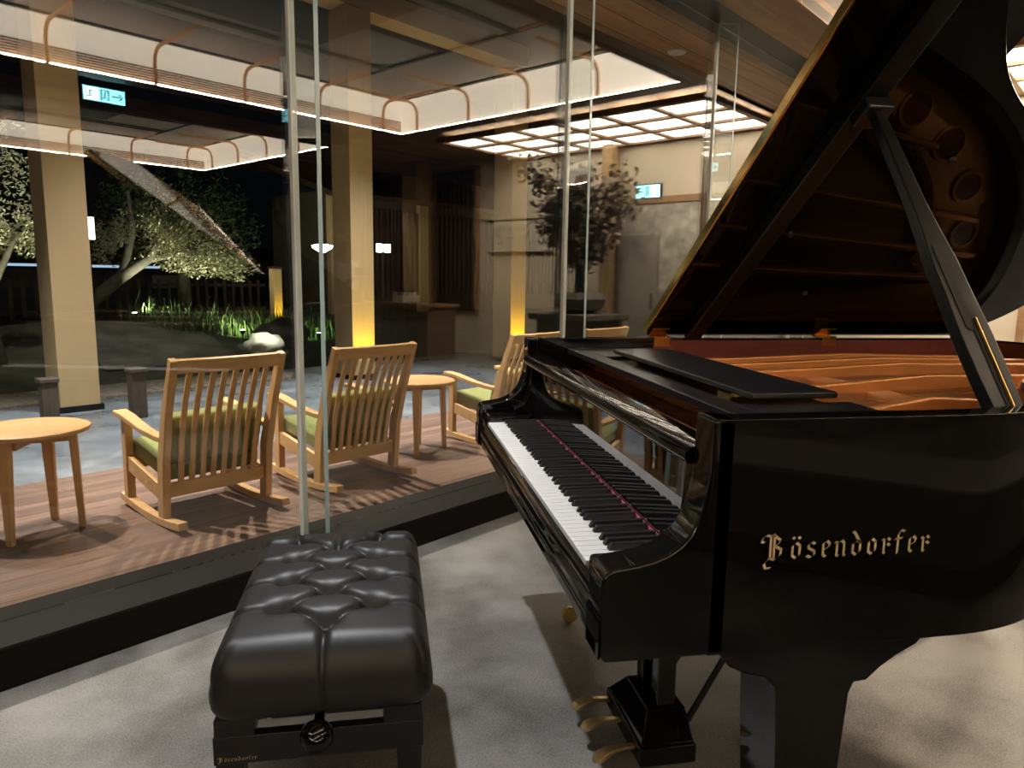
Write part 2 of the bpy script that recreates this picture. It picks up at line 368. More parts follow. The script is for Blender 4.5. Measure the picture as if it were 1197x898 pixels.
for i, (a, b) in enumerate(FIN_S):
    t = thing('glass_fin', ['glass fin standing on the sill out of view at far left', 'glass fin on the sill just outside the left picture edge',
              'tall glass fin on the dark sill behind the bench, nearest of the fins', 'tall glass fin rising behind the bass end of the piano',
              'tall glass fin meeting the ceiling just left of the raised lid', 'tall glass fin hidden behind the raised lid'][i], 'glass fin', F(a, 0.12, PZ0), THETA, 'glass fins stiffening the facade')
    def pl(s, m, z, a=a): return (s-a, m-0.12, z-PZ0)
    # pane of the fin, its silicone joint at the facade, its polished front edge
    w = 0.0095
    v = MB(); v.prism([(0-w+0.001, fin_m1-0.12), (0+w-0.001, fin_m1-0.12), (b-a+w-0.001, fin_m0-0.12+0.003), (b-a-w+0.001, fin_m0-0.12+0.003)], 0, CZ-PZ0-0.004)
    v.obj('pane', M['fin'], t)
    v = MB(); v.box(-0.013, 0.013, fin_m1-0.12+0.001, GM-0.12+0.012, 0, CZ-PZ0-0.004); v.obj('joint', M['silicone'], t)
    v = MB(); v.box(b-a-w, b-a+w, fin_m0-0.12-0.001, fin_m0-0.12+0.002, 0, CZ-PZ0-0.004); v.obj('edge', M['fin_edge'], t)
    v = MB(); v.box(-0.02, b-a+0.02, fin_m0-0.12-0.004, fin_m0-0.12+0.004, 0, 0.02); v.obj('foot_clip', M['steel'], t, bevel=0.002)
struct(MB().box(-6, END_S, -0.005, 0.30, CZ, CZ+0.28).obj('trim_2', M['head'], mw=FR))

# trays with led profiles, beams round them, boards between
TRAY1 = (-5.55, 5.477, -4.42, -0.495)      # s0,s1,m0,m1
TRAY2 = (-5.55, 5.42, -9.57, -5.75)
GRID = (6.10, 7.71, -4.42, -0.64)
TOPZ = BZ+0.37
def boards(s0, s1, m0, m1, n):
    struct(MB().box(s0, s1, m0, m1, CZ, CZ+0.05).obj('ceiling' if n == 0 else 'ceiling_%d' % n, M['dark'] if n in (2, 3) else M['ceil_wood'], mw=FR))
boards(-6, END_S, -0.5, -0.0055, 0)
boards(5.60, 6.0, -10.9, -0.5, 1)
boards(-6, 5.6, -5.75, -4.5, 2)
boards(-6, END_S+0.1, -11, -9.65, 3)
boards(6.0, END_S+0.1, -9.65, -4.5, 4)
boards(6.0, END_S+0.1, -0.64, -0.5, 5)
def tray(rect, label, pitch=0.879):
    s0, s1, m0, m1 = rect; bw = 0.15; cz = BZ
    t = thing('ceiling_light_tray', label, 'ceiling light', F((s0+s1)/2, (m0+m1)/2, cz), THETA, 'lit trays sunk in the wooden ceiling')
    cs, cm = (s0+s1)/2, (m0+m1)/2; hs, hm = (s1-s0)/2, (m1-m0)/2
    H = TOPZ-cz
    # timber surround
    for nm, (a, b, c, d_) in (('surround_beam', (-hs-bw, hs+bw, hm, hm+bw)), ('surround_beam', (-hs-bw, hs+bw, -hm-bw, -hm)), ('surround_beam', (hs, hs+bw, -hm, hm)), ('surround_beam', (-hs-bw, -hs, -hm, hm))):
        MB().box(a, b, c, d_, 0, 0.20).obj(nm, M['beam_wood'], t, bevel=0.004)
    # white stretched walls with a rounded shoulder, then the top
    v = MB(); rr = 0.16
    prof = [(0.0, 0.02), (0.0, H-rr)]+[(rr-rr*math.cos(a), H-rr+rr*math.sin(a)) for a in (R(20), R(45), R(70), R(90))]
    rings = []
    for inset, z in prof:
        rings.append([v.bm.verts.new((x, y, z)) for x, y in ((-hs+0.004+inset, -hm+0.004+inset), (hs-0.004-inset, -hm+0.004+inset), (hs-0.004-inset, hm-0.004-inset), (-hs+0.004+inset, hm-0.004-inset))])
    for a, b in zip(rings, rings[1:]):
        for k in (0, 1, 3): v.bm.faces.new([a[k], a[(k+1) % 4], b[(k+1) % 4], b[k]])
    v.obj('lining', M['tray_glow'], t)
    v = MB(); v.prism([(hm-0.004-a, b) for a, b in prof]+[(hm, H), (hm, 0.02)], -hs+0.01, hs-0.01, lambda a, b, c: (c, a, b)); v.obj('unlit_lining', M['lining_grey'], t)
    i_ = prof[-1][0]; MB().box(-hs+i_, hs-i_, -hm+i_, hm-i_, H, H+0.01).obj('top', M['tray'], t)
    MB().box(-hs+1.3, hs-1.98, -hm+1.25, hm-1.25, H-0.008, H-0.0005).obj('centre_panel', M['dark'], t)
    # louvred boards at the foot of the two long walls
    v = MB()
    for k in range(6):
        z = 0.035+0.022*k
        v.box(-hs+0.03, hs-0.03, -hm+0.005, -hm+0.014, z, z+0.014)
    v.obj('louvre', M['beam_wood'], t)
    # dark seams of the top panels
    v = MB()
    x = hs-0.879*1.25
    for ins in (1.1, 1.1+0.879, 1.1+1.758):
        for y in (hm-ins, -hm+ins):
            if abs(y) < hm-0.5: v.box(-hs+0.3, hs-1.1, y-0.02, y+0.02, H-0.012, H-0.002)
    v.box(hs-1.12, hs-1.08, -hm+0.2, hm-0.2, H-0.012, H-0.002)
    i_ = prof[-1][0]-0.01; w_ = 0.06
    for a, b, c, d_ in ((-hs+i_, hs-i_, -hm+i_, -hm+i_+w_), (-hs+i_, hs-i_, hm-i_-w_, hm-i_), (hs-i_-w_, hs-i_, -hm+i_+w_, hm-i_-w_), (-hs+i_, -hs+i_+w_, -hm+i_+w_, hm-i_-w_)): v.box(a, b, c, d_, H-0.012, H-0.001)
    v.obj('seam', M['dark_line'], t)
    # led profile on the ledge
    v = MB(); e = 0.03; q = 0.013
    v.box(-hs+e, hs-e, -hm+e, -hm+e+q, 0.004, 0.004+q)
    v.box(hs-e-q, hs-e, -hm+e+q, hm-e-q, 0.004, 0.004+q); v.box(-hs+e, -hs+e+q, -hm+e+q, hm-e-q, 0.004, 0.004+q)
    v.obj('led_strip', M['led'], t)
    v = MB(); e = 0.058
    v.box(-hs, hs, hm-e, hm, -0.006, 0.004); v.box(-hs, hs, -hm, -hm+e, -0.006, 0.004); v.box(hs-e, hs, -hm+e, hm-e, -0.006, 0.004); v.box(-hs, -hs+e, -hm+e, hm-e, -0.006, 0.004)
    v.obj('ledge', M['beam_wood'], t)
    # bent copper rods standing off the walls
    def rod(px, py, dx, dy, length):
        pts = [(px+dx*0.045, py+dy*0.045, 0.0)]+[(px+dx*(0.045+0.13-0.13*math.cos(a)), py+dy*(0.045+0.13-0.13*math.sin(PI/2-a)) if False else py+dy*(0.045+0.13-0.13*math.cos(a)), H-0.04-0.13+0.13*math.sin(a)) for a in (0, R(30), R(60), R(90))]
        pts.append((px+dx*length, py+dy*length, H-0.04))
        v2 = MB(); v2.tube(pts, 0.017, 8); flat_smooth(v2.obj('rod', M['copper_rod'], t), 60)
    k = 0
    while True:
        x = hs-0.33-pitch*k
        if x < -hs+0.2 or k > 8: break
        for sg in (1, -1): rod(x, sg*hm, 0, -sg, 0.95)
        k += 1
    k = 0
    while True:
        y = -hm+0.33+pitch*k
        if y > hm-0.2: break
        rod(hs, y, -1, 0, 0.95); k += 1
    return t
tray(TRAY1, 'large lit ceiling tray with bent copper rods over the piano, nearest the glass')
tray(TRAY2, 'lit ceiling tray with bent copper rods deeper in the lobby, behind the first')
# coffered light grid
s0, s1, m0, m1 = GRID
t = thing('ceiling_light_grid', 'wooden ceiling grid of eighteen glowing coffers beside the beige end wall', 'ceiling light', F((s0+s1)/2, (m0+m1)/2, BZ), THETA)
hs, hm = (s1-s0)/2, (m1-m0)/2
v = MB()
for i in range(4):
    x = -hs+i*(2*hs)/3; v.box(x-0.035, x+0.035, -hm-0.035, hm+0.035, 0, 0.06)
for j in range(7):
    y = -hm+j*(2*hm)/6; v.box(-hs-0.035, hs+0.035, y-0.035, y+0.035, 0.001, 0.059)
v.obj('timber_grid', M['beam_wood'], t)
for i in range(3):
    for j in range(6):
        x0 = -hs+i*(2*hs)/3; y0 = -hm+j*(2*hm)/6
        MB().box(x0+0.03, x0+2*hs/3-0.03, y0+0.03, y0+2*hm/6-0.03, 0.025, 0.04).obj('diffuser', M['coffer'], t)
struct(MB().box(s0-0.1, END_S+0.1, m0-0.1, m1+0.1, CZ+0.0, CZ+0.05).obj('ceiling_6', M['ceil_wood'], mw=FR))
struct(MB().box(-6, END_S+0.1, -11, 0.3, CZ+0.40, CZ+0.46).obj('ceiling_7', M['dark'], mw=FR))

# walls
struct(MB().box(END_S, END_S+0.1, -11, 0.3, 0, CZ+0.4).obj('wall_end', M['beige'], mw=FR))
struct(MB().box(-6, END_S, -11.1, -11, 0, CZ+0.4).obj('wall_back', M['taupe'], mw=FR))
struct(MB().box(-6.1, -6, -11, 0.3, 0, CZ+0.4).obj('wall_left', M['taupe'], mw=FR))

# things along the end wall of the lobby (seen mirrored in the glass); n = distance into the room
def W(n, z, off=0.0): return F(END_S-off, -n, z)
t = thing('wall_panel', 'textured stone panel framing the grey door in the beige end wall', 'wall panel', W(2.1, 0, 0.012), THETA)
MB().box(-0.01, 0.01, -0.58, 0.60, 0.0, 2.20).obj('panel', M['stone_panel'], t)
v = MB(); v.box(-0.03, 0.012, 0.60, 0.66, 0, 2.26); v.box(-0.03, 0.012, -0.64, -0.58, 0, 2.26); v.box(-0.03, 0.012, -0.64, 0.66, 2.20, 2.28); v.obj('frame', M['beam_wood'], t)
dr = struct(MB().box(-0.03, 0.0, -0.36, 0.24, 0.0, 1.80).obj('door_1', M['door_grey'], mw=FR @ Matrix.Translation((END_S-0.025, -2.3, 0))))
MB().box(-0.07, -0.03, 0.17, 0.19, 0.85, 1.05).obj('door_handle', M['steel'], dr)
def exit_sign(name, label, mw, w, h):
    t = thing(name, label, 'exit sign'); t.matrix_world = mw
    MB().box(-w/2-0.015, w/2+0.015, 0.002, 0.04, -0.015, h+0.015).obj('housing', M['dark'], t, bevel=0.004)
    MB().box(-w/2, w/2, -0.001, 0.003, 0, h).obj('face', M['exit_bg'], t)
    MB().box(-w/2+0.01, -w/2+w*0.36, -0.004, 0.0, 0.01, h-0.01).obj('white_field', M['exit_wh'], t)
    v = MB(); z0 = h*0.25; z1 = h*0.75; x = -w/2+w*0.05; u = w*0.055
    # EXIT in bars
    v.box(x, x+u*0.3, -0.006, -0.002, z0, z1)
    for zz in (z0, (z0+z1)/2-h*0.03, z1-h*0.06): v.box(x, x+u, -0.006, -0.002, zz, zz+h*0.06)
    x += u*1.35
    v.bar((x, -0.004, z0), (x+u, -0.004, z1), h*0.06, 0.003, (0, 1, 0)); v.bar((x+u, -0.0041, z0), (x, -0.0041, z1), h*0.06, 0.003, (0, 1, 0))
    x += u*1.35; v.box(x, x+u*0.3, -0.006, -0.002, z0, z1); x += u*0.7
    v.box(x, x+u, -0.006, -0.002, z1-h*0.06, z1); v.box(x+u*0.36, x+u*0.64, -0.006, -0.002, z0, z1)
    # door with running figure, then the arrow
    x = -w/2+w*0.41
    v.box(x, x+w*0.03, -0.006, -0.002, h*0.12, h*0.86); v.box(x, x+w*0.2, -0.006, -0.002, h*0.8, h*0.86); v.box(x+w*0.17, x+w*0.2, -0.006, -0.002, h*0.12, h*0.86)
    v.lathe([(0.001, -0.006), (h*0.06, -0.006), (h*0.06, -0.002), (0.001, -0.002)], (x+w*0.11, 0, h*0.68), 'y', 10)
    v.bar((x+w*0.11, -0.004, h*0.6), (x+w*0.09, -0.004, h*0.38), h*0.08, 0.003, (0, 1, 0)); v.bar((x+w*0.09, -0.0041, h*0.4), (x+w*0.14, -0.0041, h*0.16), h*0.06, 0.003, (0, 1, 0))
    v.bar((x+w*0.09, -0.0042, h*0.4), (x+w*0.05, -0.0042, h*0.2), h*0.06, 0.003, (0, 1, 0))
    x = -w/2+w*0.68
    v.box(x, x+w*0.2, -0.006, -0.002, h*0.46, h*0.54)
    v.bar((x+w*0.26, -0.004, h*0.5), (x+w*0.17, -0.004, h*0.72), h*0.08, 0.003, (0, 1, 0)); v.bar((x+w*0.26, -0.0041, h*0.5), (x+w*0.17, -0.0041, h*0.28), h*0.08, 0.003, (0, 1, 0))
    v.obj('symbol', M['exit_dark'], t)
    return t
# hanging sign faces the glass: its local -y points outwards
exit_sign('exit_sign', 'glowing cyan exit sign hanging below the dark ceiling at upper left', FR @ Matrix.Translation((2.20, -4.78, 2.80)) @ Matrix.Rotation(PI, 4, 'Z') @ Matrix.Scale(-1, 4, (1, 0, 0)), 0.36, 0.125)
exit_sign('exit_sign', 'small cyan exit sign on the beige end wall above the grey door', FR @ Matrix.Translation((END_S-0.045, -2.25, 2.27)) @ Matrix.Rotation(-PI/2, 4, 'Z'), 0.34, 0.16)
# leafy bronze tree on a stone pedestal
t = thing('sculpted_tree', 'tall branching tree of bronze leaves on a stone pedestal by the end wall', 'tree', F(6.85, -2.65, 0), THETA)
v = MB(); v.prism([(-0.38, -0.38), (0.38, -0.38), (0.38, 0.38), (-0.38, 0.38)], 0, 0.72); v.box(-0.46, 0.46, -0.46, 0.46, 0.72, 0.80); v.obj('pedestal', M['pedestal'], t, bevel=0.015)
v = MB(); v.lathe([(0.18, 0.80), (0.30, 0.86), (0.34, 0.98), (0.26, 1.06), (0.22, 1.06)], (0, 0, 0), 'z', 20); flat_smooth(v.obj('bowl', M['pedestal'], t))
v = MB(); tips = []
v.tube([(0, 0, 1.02), (0.02, -0.02, 1.3), (-0.02, 0.03, 1.6), (0.02, 0, 2.0), (0, 0.02, 2.5)], [0.07, 0.055, 0.05, 0.04, 0.02], 8)
for k in range(16):
    a = rnd.uniform(0, 2*PI); z = rnd.uniform(1.35, 2.2); r_ = rnd.uniform(0.25, 0.35)+(z-1.3)*0.45
    e = Vector((math.cos(a)*r_, math.sin(a)*r_, min(2.8, z+rnd.uniform(0.25, 0.6))))
    v.tube([(0, 0, z), tuple(Vector((0, 0, z)).lerp(e, 0.5)+Vector((0, 0, 0.06))), tuple(e)], [0.028, 0.018, 0.008], 6); tips.append((z, e))
flat_smooth(v.obj('branch', M['bark'], t), 60)
v = MB()
for z, e in tips:
    for k in range(230):
        p_ = Vector((0, 0, z)).lerp(e, rnd.uniform(0.2, 1.05))+Vector((rnd.gauss(0, 0.10), rnd.gauss(0, 0.10), rnd.gauss(0, 0.10)))
        p_.z = min(2.85, p_.z)
        tv = Vector((rnd.gauss(0, 1), rnd.gauss(0, 1), rnd.gauss(0, 1))).normalized(); bv = tv.orthogonal().normalized()
        v.quad(p_, tv*rnd.uniform(0.06, 0.11), bv*rnd.uniform(0.04, 0.07))
v.obj('foliage', M['dried_leaf'], t)['kind'] = 'stuff'
# sign board with brush writing
t = thing('sign_board', 'pale sign board with dark brush writing on the end wall left of the tree', 'sign', W(4.45, 1.62, 0.02), THETA)
MB().box(-0.02, 0.0, -0.62, 0.62, 0, 0.46).obj('board', M['paper'], t)
v = MB(); v.box(-0.03, 0.0, -0.64, 0.64, -0.02, 0.0); v.box(-0.03, 0.0, -0.64, 0.64, 0.46, 0.48); v.obj('frame', M['ink'], t)
def brush(pts, w=0.022):
    for (a, b), (c, d_) in zip(pts, pts[1:]): v.bar((-0.023, a, b), (-0.0231, c, d_), 0.004, w, (0, 0.3, 1))
for cx in (-0.42, -0.14, 0.14, 0.42):
    v = MB(); pts_ = [(cx+rnd.uniform(-0.09, 0.09), 0.38-0.05*k+rnd.uniform(-0.02, 0.02)) for k in range(7)]
    v.strip([(-0.022, a, b) for a, b in pts_], 0.004, [0.012, 0.03, 0.016, 0.034, 0.014, 0.03, 0.01], (0.1, 0, 1))
    v.obj('brush_character', M['ink'], t)
# slatted screens, pillars and reception counter
def slat_screen(n0, n1, label):
    t = thing('slatted_screen', label, 'screen', W((n0+n1)/2, 0.7, 0.03), THETA, 'dark slatted screens of the end wall'); h = (n1-n0)/2
    MB().box(0.0, 0.02, -h, h, 0, 2.2).obj('backing', M['dark'], t)
    v = MB(); k = -h+0.03
    while k < h-0.02: v.box(-0.05, 0.0, k, k+0.045, 0, 2.2); k += 0.10
    v.obj('slat', M['dark_slat'], t)
    v = MB(); v.box(-0.06, 0.02, -h-0.05, -h, -0.05, 2.25); v.box(-0.06, 0.02, h, h+0.05, -0.05, 2.25); v.box(-0.06, 0.02, -h, h, 2.2, 2.25); v.obj('frame', M['beam_wood'], t)
slat_screen(5.35, 6.25, 'dark vertical slat screen nearer the sign board on the end wall')
slat_screen(6.75, 8.15, 'wider dark vertical slat screen at the far end of the end wall')
for n_, lb in ((6.5, 'square tan pillar between the two slat screens'), (8.45, 'square tan pillar at the far end beyond the slat screens'), (2.80, 'slim tan pillar beside the textured panel and the tree')):
    v = MB(); w_ = 0.17 if n_ > 3 else 0.08
    v.box(-w_, w_, -w_, w_, 0, CZ-0.002); v.box(-w_-0.012, w_+0.012, -w_-0.012, w_+0.012, 0, 0.12)
    tag(v.obj('pillar', M['column'], mw=FR @ Matrix.Translation((END_S-(0.26 if n_ > 3 else 0.105), -n_, 0)), bevel=0.006), lb, 'pillar', 'pillars along the end wall')
t = thing('reception_counter', 'long wooden reception counter in front of the slatted screens', 'counter', F(END_S-1.0, -6.6, 0), THETA)
MB().box(-0.28, 0.28, -1.9, 1.5, 0, 0.78).obj('body', M['counter'], t, bevel=0.005)
MB().box(-0.33, 0.33, -1.95, 1.55, 0.78, 0.83).obj('top', M['beam_wood'], t, bevel=0.006)
v = MB()
for k in range(16): v.box(-0.295, -0.28, -1.88+k*0.21, -1.86+k*0.21, 0.04, 0.76)
v.obj('groove_strip', M['dark_slat'], t)
def box_item(name, lb, cat, n_, w_, h_, mat, lid=None):
    t = thing(name, lb, cat, F(END_S-1.02, -n_, 0.83), THETA)
    MB().box(-w_, w_, -w_*0.8, w_*0.8, 0, h_).obj('body', mat, t, bevel=0.006)
    MB().box(-w_*0.9, w_*0.9, -w_*0.72, w_*0.72, h_, h_+0.015).obj('top', lid or M['dark'], t, bevel=0.003)
box_item('storage_box', 'pale box standing on the reception counter', 'box', 5.9, 0.16, 0.16, M['paper'])
box_item('storage_box', 'dark wooden box standing on the reception counter', 'box', 6.5, 0.20, 0.22, M['dark_slat'])
# boarded soffit just outside the glass, with a round detector
struct(MB().box(-6, 12, 0.305, 0.93, CZ, CZ+0.06).obj('ceiling_8', M['ceil_wood'], mw=FR))
v = MB(); v.lathe([(0.075, 0.0), (0.075, -0.012), (0.055, -0.022), (0.02, -0.024), (0.001, -0.024)], (0, 0, 0), 'z', 24)
tag(flat_smooth(v.obj('smoke_detector', M['white'], mw=FR @ Matrix.Translation((4.99, 0.72, CZ)))), 'round white smoke detector on the wooden soffit outside the glass', 'smoke detector')

# ------------------------------------------------------------------ grand piano (world axes: +x treble, +y tail)
piano = thing('grand_piano', 'black polished concert grand piano with its lid raised beside the glass wall', 'piano')
W2, HT, ZB = 0.770, 1.016, 0.628
TH = 0.05
outline = [(0.77, 0.16), (0.77, 0.40), (0.77, 0.58), (0.765, 0.68), (0.74, 0.78), (0.69, 0.87), (0.615, 0.945), (0.535, 1.01), (0.45, 1.09), (0.38, 1.18), (0.325, 1.27),
           (0.27, 1.38), (0.22, 1.50), (0.17, 1.62), (0.10, 1.75), (0.01, 1.87), (-0.11, 1.97), (-0.26, 2.04), (-0.42, 2.06), (-0.58, 2.04), (-0.70, 1.98), (-0.755, 1.92), (-0.77, 1.85),
           (-0.77, 1.4), (-0.77, 0.8), (-0.77, 0.16)]
def smooth_poly(pts, n=3, keep=(0, -1)):
    """Catmull-Rom through pts (open)"""
    out = []
    P_ = [Vector((a, b, 0)) for a, b in pts]
    for i in range(len(P_)-1):
        p0 = P_[max(i-1, 0)]; p1 = P_[i]; p2 = P_[i+1]; p3 = P_[min(i+2, len(P_)-1)]
        for k in range(n):
            t_ = k/n
            q = 0.5*((2*p1)+(-p0+p2)*t_+(2*p0-5*p1+4*p2-p3)*t_*t_+(-p0+3*p1-3*p2+p3)*t_**3)
            out.append((q.x, q.y))
    out.append(pts[-1]); return out
OUT = smooth_poly(outline, 4)
def inset(pts, d_):
    res = []
    n = len(pts)
    for i in range(n):
        a = Vector((*pts[max(i-1, 0)], 0)); b = Vector((*pts[min(i+1, n-1)], 0)); t_ = (b-a).normalized()
        nrm = Vector((-t_.y, t_.x, 0))          # left of travel = inside (outline runs counter-clockwise)
        res.append((pts[i][0]+nrm.x*d_, pts[i][1]+nrm.y*d_))
    return res
INN = inset(OUT, TH)
def wall_sweep(outer, inner, z0, z1):
    v = MB(); A = []
    for (a, b) in zip(outer, inner):
        A.append([v.bm.verts.new((a[0], a[1], z0)), v.bm.verts.new((a[0], a[1], z1)), v.bm.verts.new((b[0], b[1], z1)), v.bm.verts.new((b[0], b[1], z0))])
    for p_, q in zip(A, A[1:]):
        for k in range(4): v.bm.faces.new([p_[k], p_[(k+1) % 4], q[(k+1) % 4], q[k]])
    v.bm.faces.new(A[0]); v.bm.faces.new(A[-1][::-1])
    return v
wall_sweep(OUT, INN, ZB, HT).obj('case_rim', M['lacquer'], piano, bevel=0.004, segs=3)
# veneered inside band of the rim
wall_sweep(inset(OUT, TH-0.0005)[6:-3], inset(OUT, TH+0.003)[6:-3], 0.90, HT-0.008).obj('inner_veneer', M['mahogany'], piano)
# arms with the scrolled front
armp = [(-0.020, 0.640), (-0.021, 0.752), (-0.018, 0.768), (-0.010, 0.779), (0.004, 0.784), (0.030, 0.787), (0.060, 0.793), (0.085, 0.802), (0.106, 0.816), (0.122, 0.833), (0.134, 0.855),
        (0.143, 0.880), (0.148, 0.905), (0.151, 0.93), (0.152, 1.016), (0.19, 1.016), (0.19, 0.628), (-0.012, 0.628)]
for sx in (-1, 1):
    v = MB(); x0, x1 = (W2-0.072, W2) if sx > 0 else (-W2, -W2+0.072)
    v.prism(armp, x0, x1, lambda a, b, c: (c, a, b)); v.obj('arm', M['lacquer'], piano, bevel=0.006, segs=3)
for x0, x1 in ((0.699, 0.7705), (-0.7705, -0.699)): MB().box(x0, x1, -0.0235, -0.0195, 0.636, 0.705).obj('arm_dull_plate', M['lid'], piano, bevel=0.0015)  # thin low-gloss plates added over the arm fronts to dull their reflection
# arm inner scroll joining the fallboard ends
for sx in (-1, 1):
    v = MB(); x0, x1 = (0.655, 0.698) if sx > 0 else (-0.698, -0.655)
    pr = [(0.10, 0.74), (0.10, 0.775), (0.135, 0.79), (0.15, 0.83), (0.158, 0.90), (0.16, 0.955), (0.185, 0.955), (0.185, 0.74)]
    v.prism(pr, x0, x1, lambda a, b, c: (c, a, b)); v.obj('fallboard_bracket', M['lacquer'], piano, bevel=0.004)
    v = MB(); x0, x1 = (0.618, 0.697) if sx > 0 else (-0.697, -0.618)
    v.box(x0, x1, 0.002, 0.150, 0.70, 0.752); v.obj('key_block', M['lacquer'], piano, bevel=0.008, segs=3)
MB().box(-0.697, 0.697, 0.012, 0.60, 0.632, 0.700).obj('key_bed', M['satin'], piano, bevel=0.006)
v = MB()
slip = [(-0.012, 0.668), (-0.018, 0.676), (-0.018, 0.690), (-0.010, 0.698), (-0.012, 0.722), (-0.009, 0.729), (-0.002, 0.729), (-0.002, 0.668)]
v.prism(slip, -0.697, 0.697, lambda a, b, c: (c, a, b)); v.obj('key_slip', M['lacquer'], piano, bevel=0.002)
MB().box(-0.697, 0.697, -0.016, 0.011, 0.634, 0.664).obj('key_bed_lip', M['lacquer'], piano, bevel=0.008, segs=3)
# keyboard
kb = MB().box(-0.612, 0.612, 0.02, 0.16, 0.702, 0.712).obj('keyboard', M['spruce'], piano)
KP = 1.225/52
for i in range(52):
    x = -0.6125+KP*i
    v = MB(); v.box(x+0.0009, x+KP-0.0009, 0.0, 0.165, 0.7125, 0.735); v.obj('white_key', M['ivory'], kb, bevel=0.0012, segs=2)
letters_w = 'ABCDEFG'
for i in range(51):
    nm = letters_w[i % 7]
    if nm in 'ACDFG':
        off = {'A': 0.0014, 'C': -0.0022, 'D': 0.0022, 'F': -0.0028, 'G': 0.0}[nm]
        x = -0.6125+KP*(i+1)+off
        v = MB(); v.prism([(0.053, 0.7352), (0.060, 0.7475), (0.165, 0.7475), (0.165, 0.7352)], -0.0056, 0.0056, lambda a, b, c, x=x: (x+c*(1.0 if b > 0.74 else 1.22), a, b))
        v.obj('black_key', M['ebony'], kb, bevel=0.0014, segs=2)
MB().box(-0.6125, 0.6125, 0.1655, 0.170, 0.712, 0.742).obj('felt_strip', M['felt'], piano)
v = MB(); v.prism([(0.171, 0.736), (0.171, 0.78), (0.180, 0.925), (0.200, 0.925), (0.200, 0.742)], -0.654, 0.654, lambda a, b, c: (c, a, b)); v.obj('fallboard', M['lacquer_front'], piano, bevel=0.004)
v = MB(); v.prism([(0.142, 0.928), (0.138, 0.936), (0.138, 0.947), (0.142, 0.954), (0.150, 0.957), (0.211, 0.957), (0.215, 0.953), (0.215, 0.928)], -0.697, 0.697, lambda a, b, c: (c, a, b)); v.obj('front_rail', M['lid'], piano, bevel=0.003)
# inside: soundboard, plate, pins, strings
INP = inset(OUT, TH+0.002)
poly = [p_ for p_ in INP if p_[1] > 0.30]
poly = [(poly[0][0], 0.30)]+poly+[(poly[-1][0], 0.30)]
v = MB(); v.prism(poly, 0.868, 0.876); v.obj('soundboard', M['spruce'], piano)
MB().box(-0.716, 0.716, 0.222, 0.42, 0.885, 0.900).obj('pin_block', M['mahogany'], piano)
# iron plate: perimeter flange, web at the pins, struts
PL = inset(OUT, TH+0.006); PL = [p_ for p_ in PL if p_[1] > 0.42]
PI_ = inset(OUT, TH+0.17); PI_ = PI_[len(PI_)-len(PL)-4:-4] if False else None
v = MB(); A = []
cx, cy_ = -0.15, 0.95
idx = [i for i, p_ in enumerate(inset(OUT, TH+0.006)) if p_[1] > 0.42]
o6 = inset(OUT, TH+0.006)
def fl_w(p_): return 0.13+0.17*max(0.0, min(1.0, (p_[1]-0.95)/0.7)) if p_[0] > -0.70 else 0.13
o17 = [inset(OUT, TH+fl_w(p_))[k] for k, p_ in enumerate(OUT)]
for i in idx:
    a = o6[i]; b = o17[i]
    A.append([v.bm.verts.new((a[0], a[1], 0.905)), v.bm.verts.new((a[0], a[1], 0.930)), v.bm.verts.new((b[0], b[1], 0.922)), v.bm.verts.new((b[0], b[1], 0.899))])
for p_, q in zip(A, A[1:]):
    for k in range(4): v.bm.faces.new([p_[k], p_[(k+1) % 4], q[(k+1) % 4], q[k]])
v.bm.faces.new(A[0]); v.bm.faces.new(A[-1][::-1])
pl_ = v.obj('iron_plate', M['gold_plate'], piano, bevel=0.004)
MB().box(-0.71, 0.71, 0.40, 0.72, 0.9005, 0.926).obj('web', M['gold_plate'], pl_, bevel=0.008)
for x0, y1_, x1 in ((-0.52, 1.90, -0.56), (-0.18, 1.90, -0.32), (0.12, 1.62, -0.06), (0.42, 1.05, 0.34), (-0.36, 1.95, -0.46)):
    v = MB(); v.strip([(x0, 0.66, 0.935), ((x0+x1)/2, (0.66+y1_)/2, 0.952), (x1, y1_, 0.936)], 0.022, [0.05, 0.052, 0.05]); v.obj('strut', M['gold_plate'], pl_, bevel=0.006)
for hx_, hy_, hr_ in ((0.16, 1.33, 0.045), (0.06, 1.50, 0.055), (-0.05, 1.68, 0.055), (-0.20, 1.82, 0.05), (-0.38, 1.88, 0.045)):
    v = MB(); v.lathe([(hr_+0.012, 0.929), (hr_+0.012, 0.934), (hr_, 0.935), (hr_, 0.9295)], (hx_, hy_, 0), 'z', 28); flat_smooth(v.obj('hole_rim', M['gold_plate'], pl_), 40)
    v = MB(); v.lathe([(hr_-0.001, 0.9285), (hr_-0.001, 0.9312), (0.001, 0.9312)], (hx_, hy_, 0), 'z', 28); v.obj('hole', M['mahogany'], pl_)
brp = [(0.60, 0.86), (0.45, 0.96), (0.30, 1.08), (0.16, 1.22), (0.04, 1.38), (-0.08, 1.54), (-0.22, 1.66), (-0.36, 1.70)]
v = MB(); v.strip([(a, b, 0.915) for a, b in smooth_poly(brp, 4)], 0.032, 0.045)
for k, (a, b) in enumerate(smooth_poly(brp, 5)):
    v.lathe([(0.006, 0.936), (0.006, 0.944)], (a, b, 0), 'z', 6)
v.obj('bridge', M['mahogany'], piano)
v = MB(); v.strip([(-0.66, 0.80, 0.925), (-0.40, 0.92, 0.93), (-0.05, 0.98, 0.93), (0.30, 0.93, 0.93), (0.60, 0.80, 0.925)], 0.09, 0.018); v.obj('web', M['gold_plate'], pl_, bevel=0.006)
v = MB()
for x in range(70):
    for r_ in range(3):
        xx = -0.62+x*0.0179; yy = 0.26+r_*0.038+0.004*(x % 2)
        v.lathe([(0.0022, 0.90), (0.0022, 0.907)], (xx, yy, 0), 'z', 5)
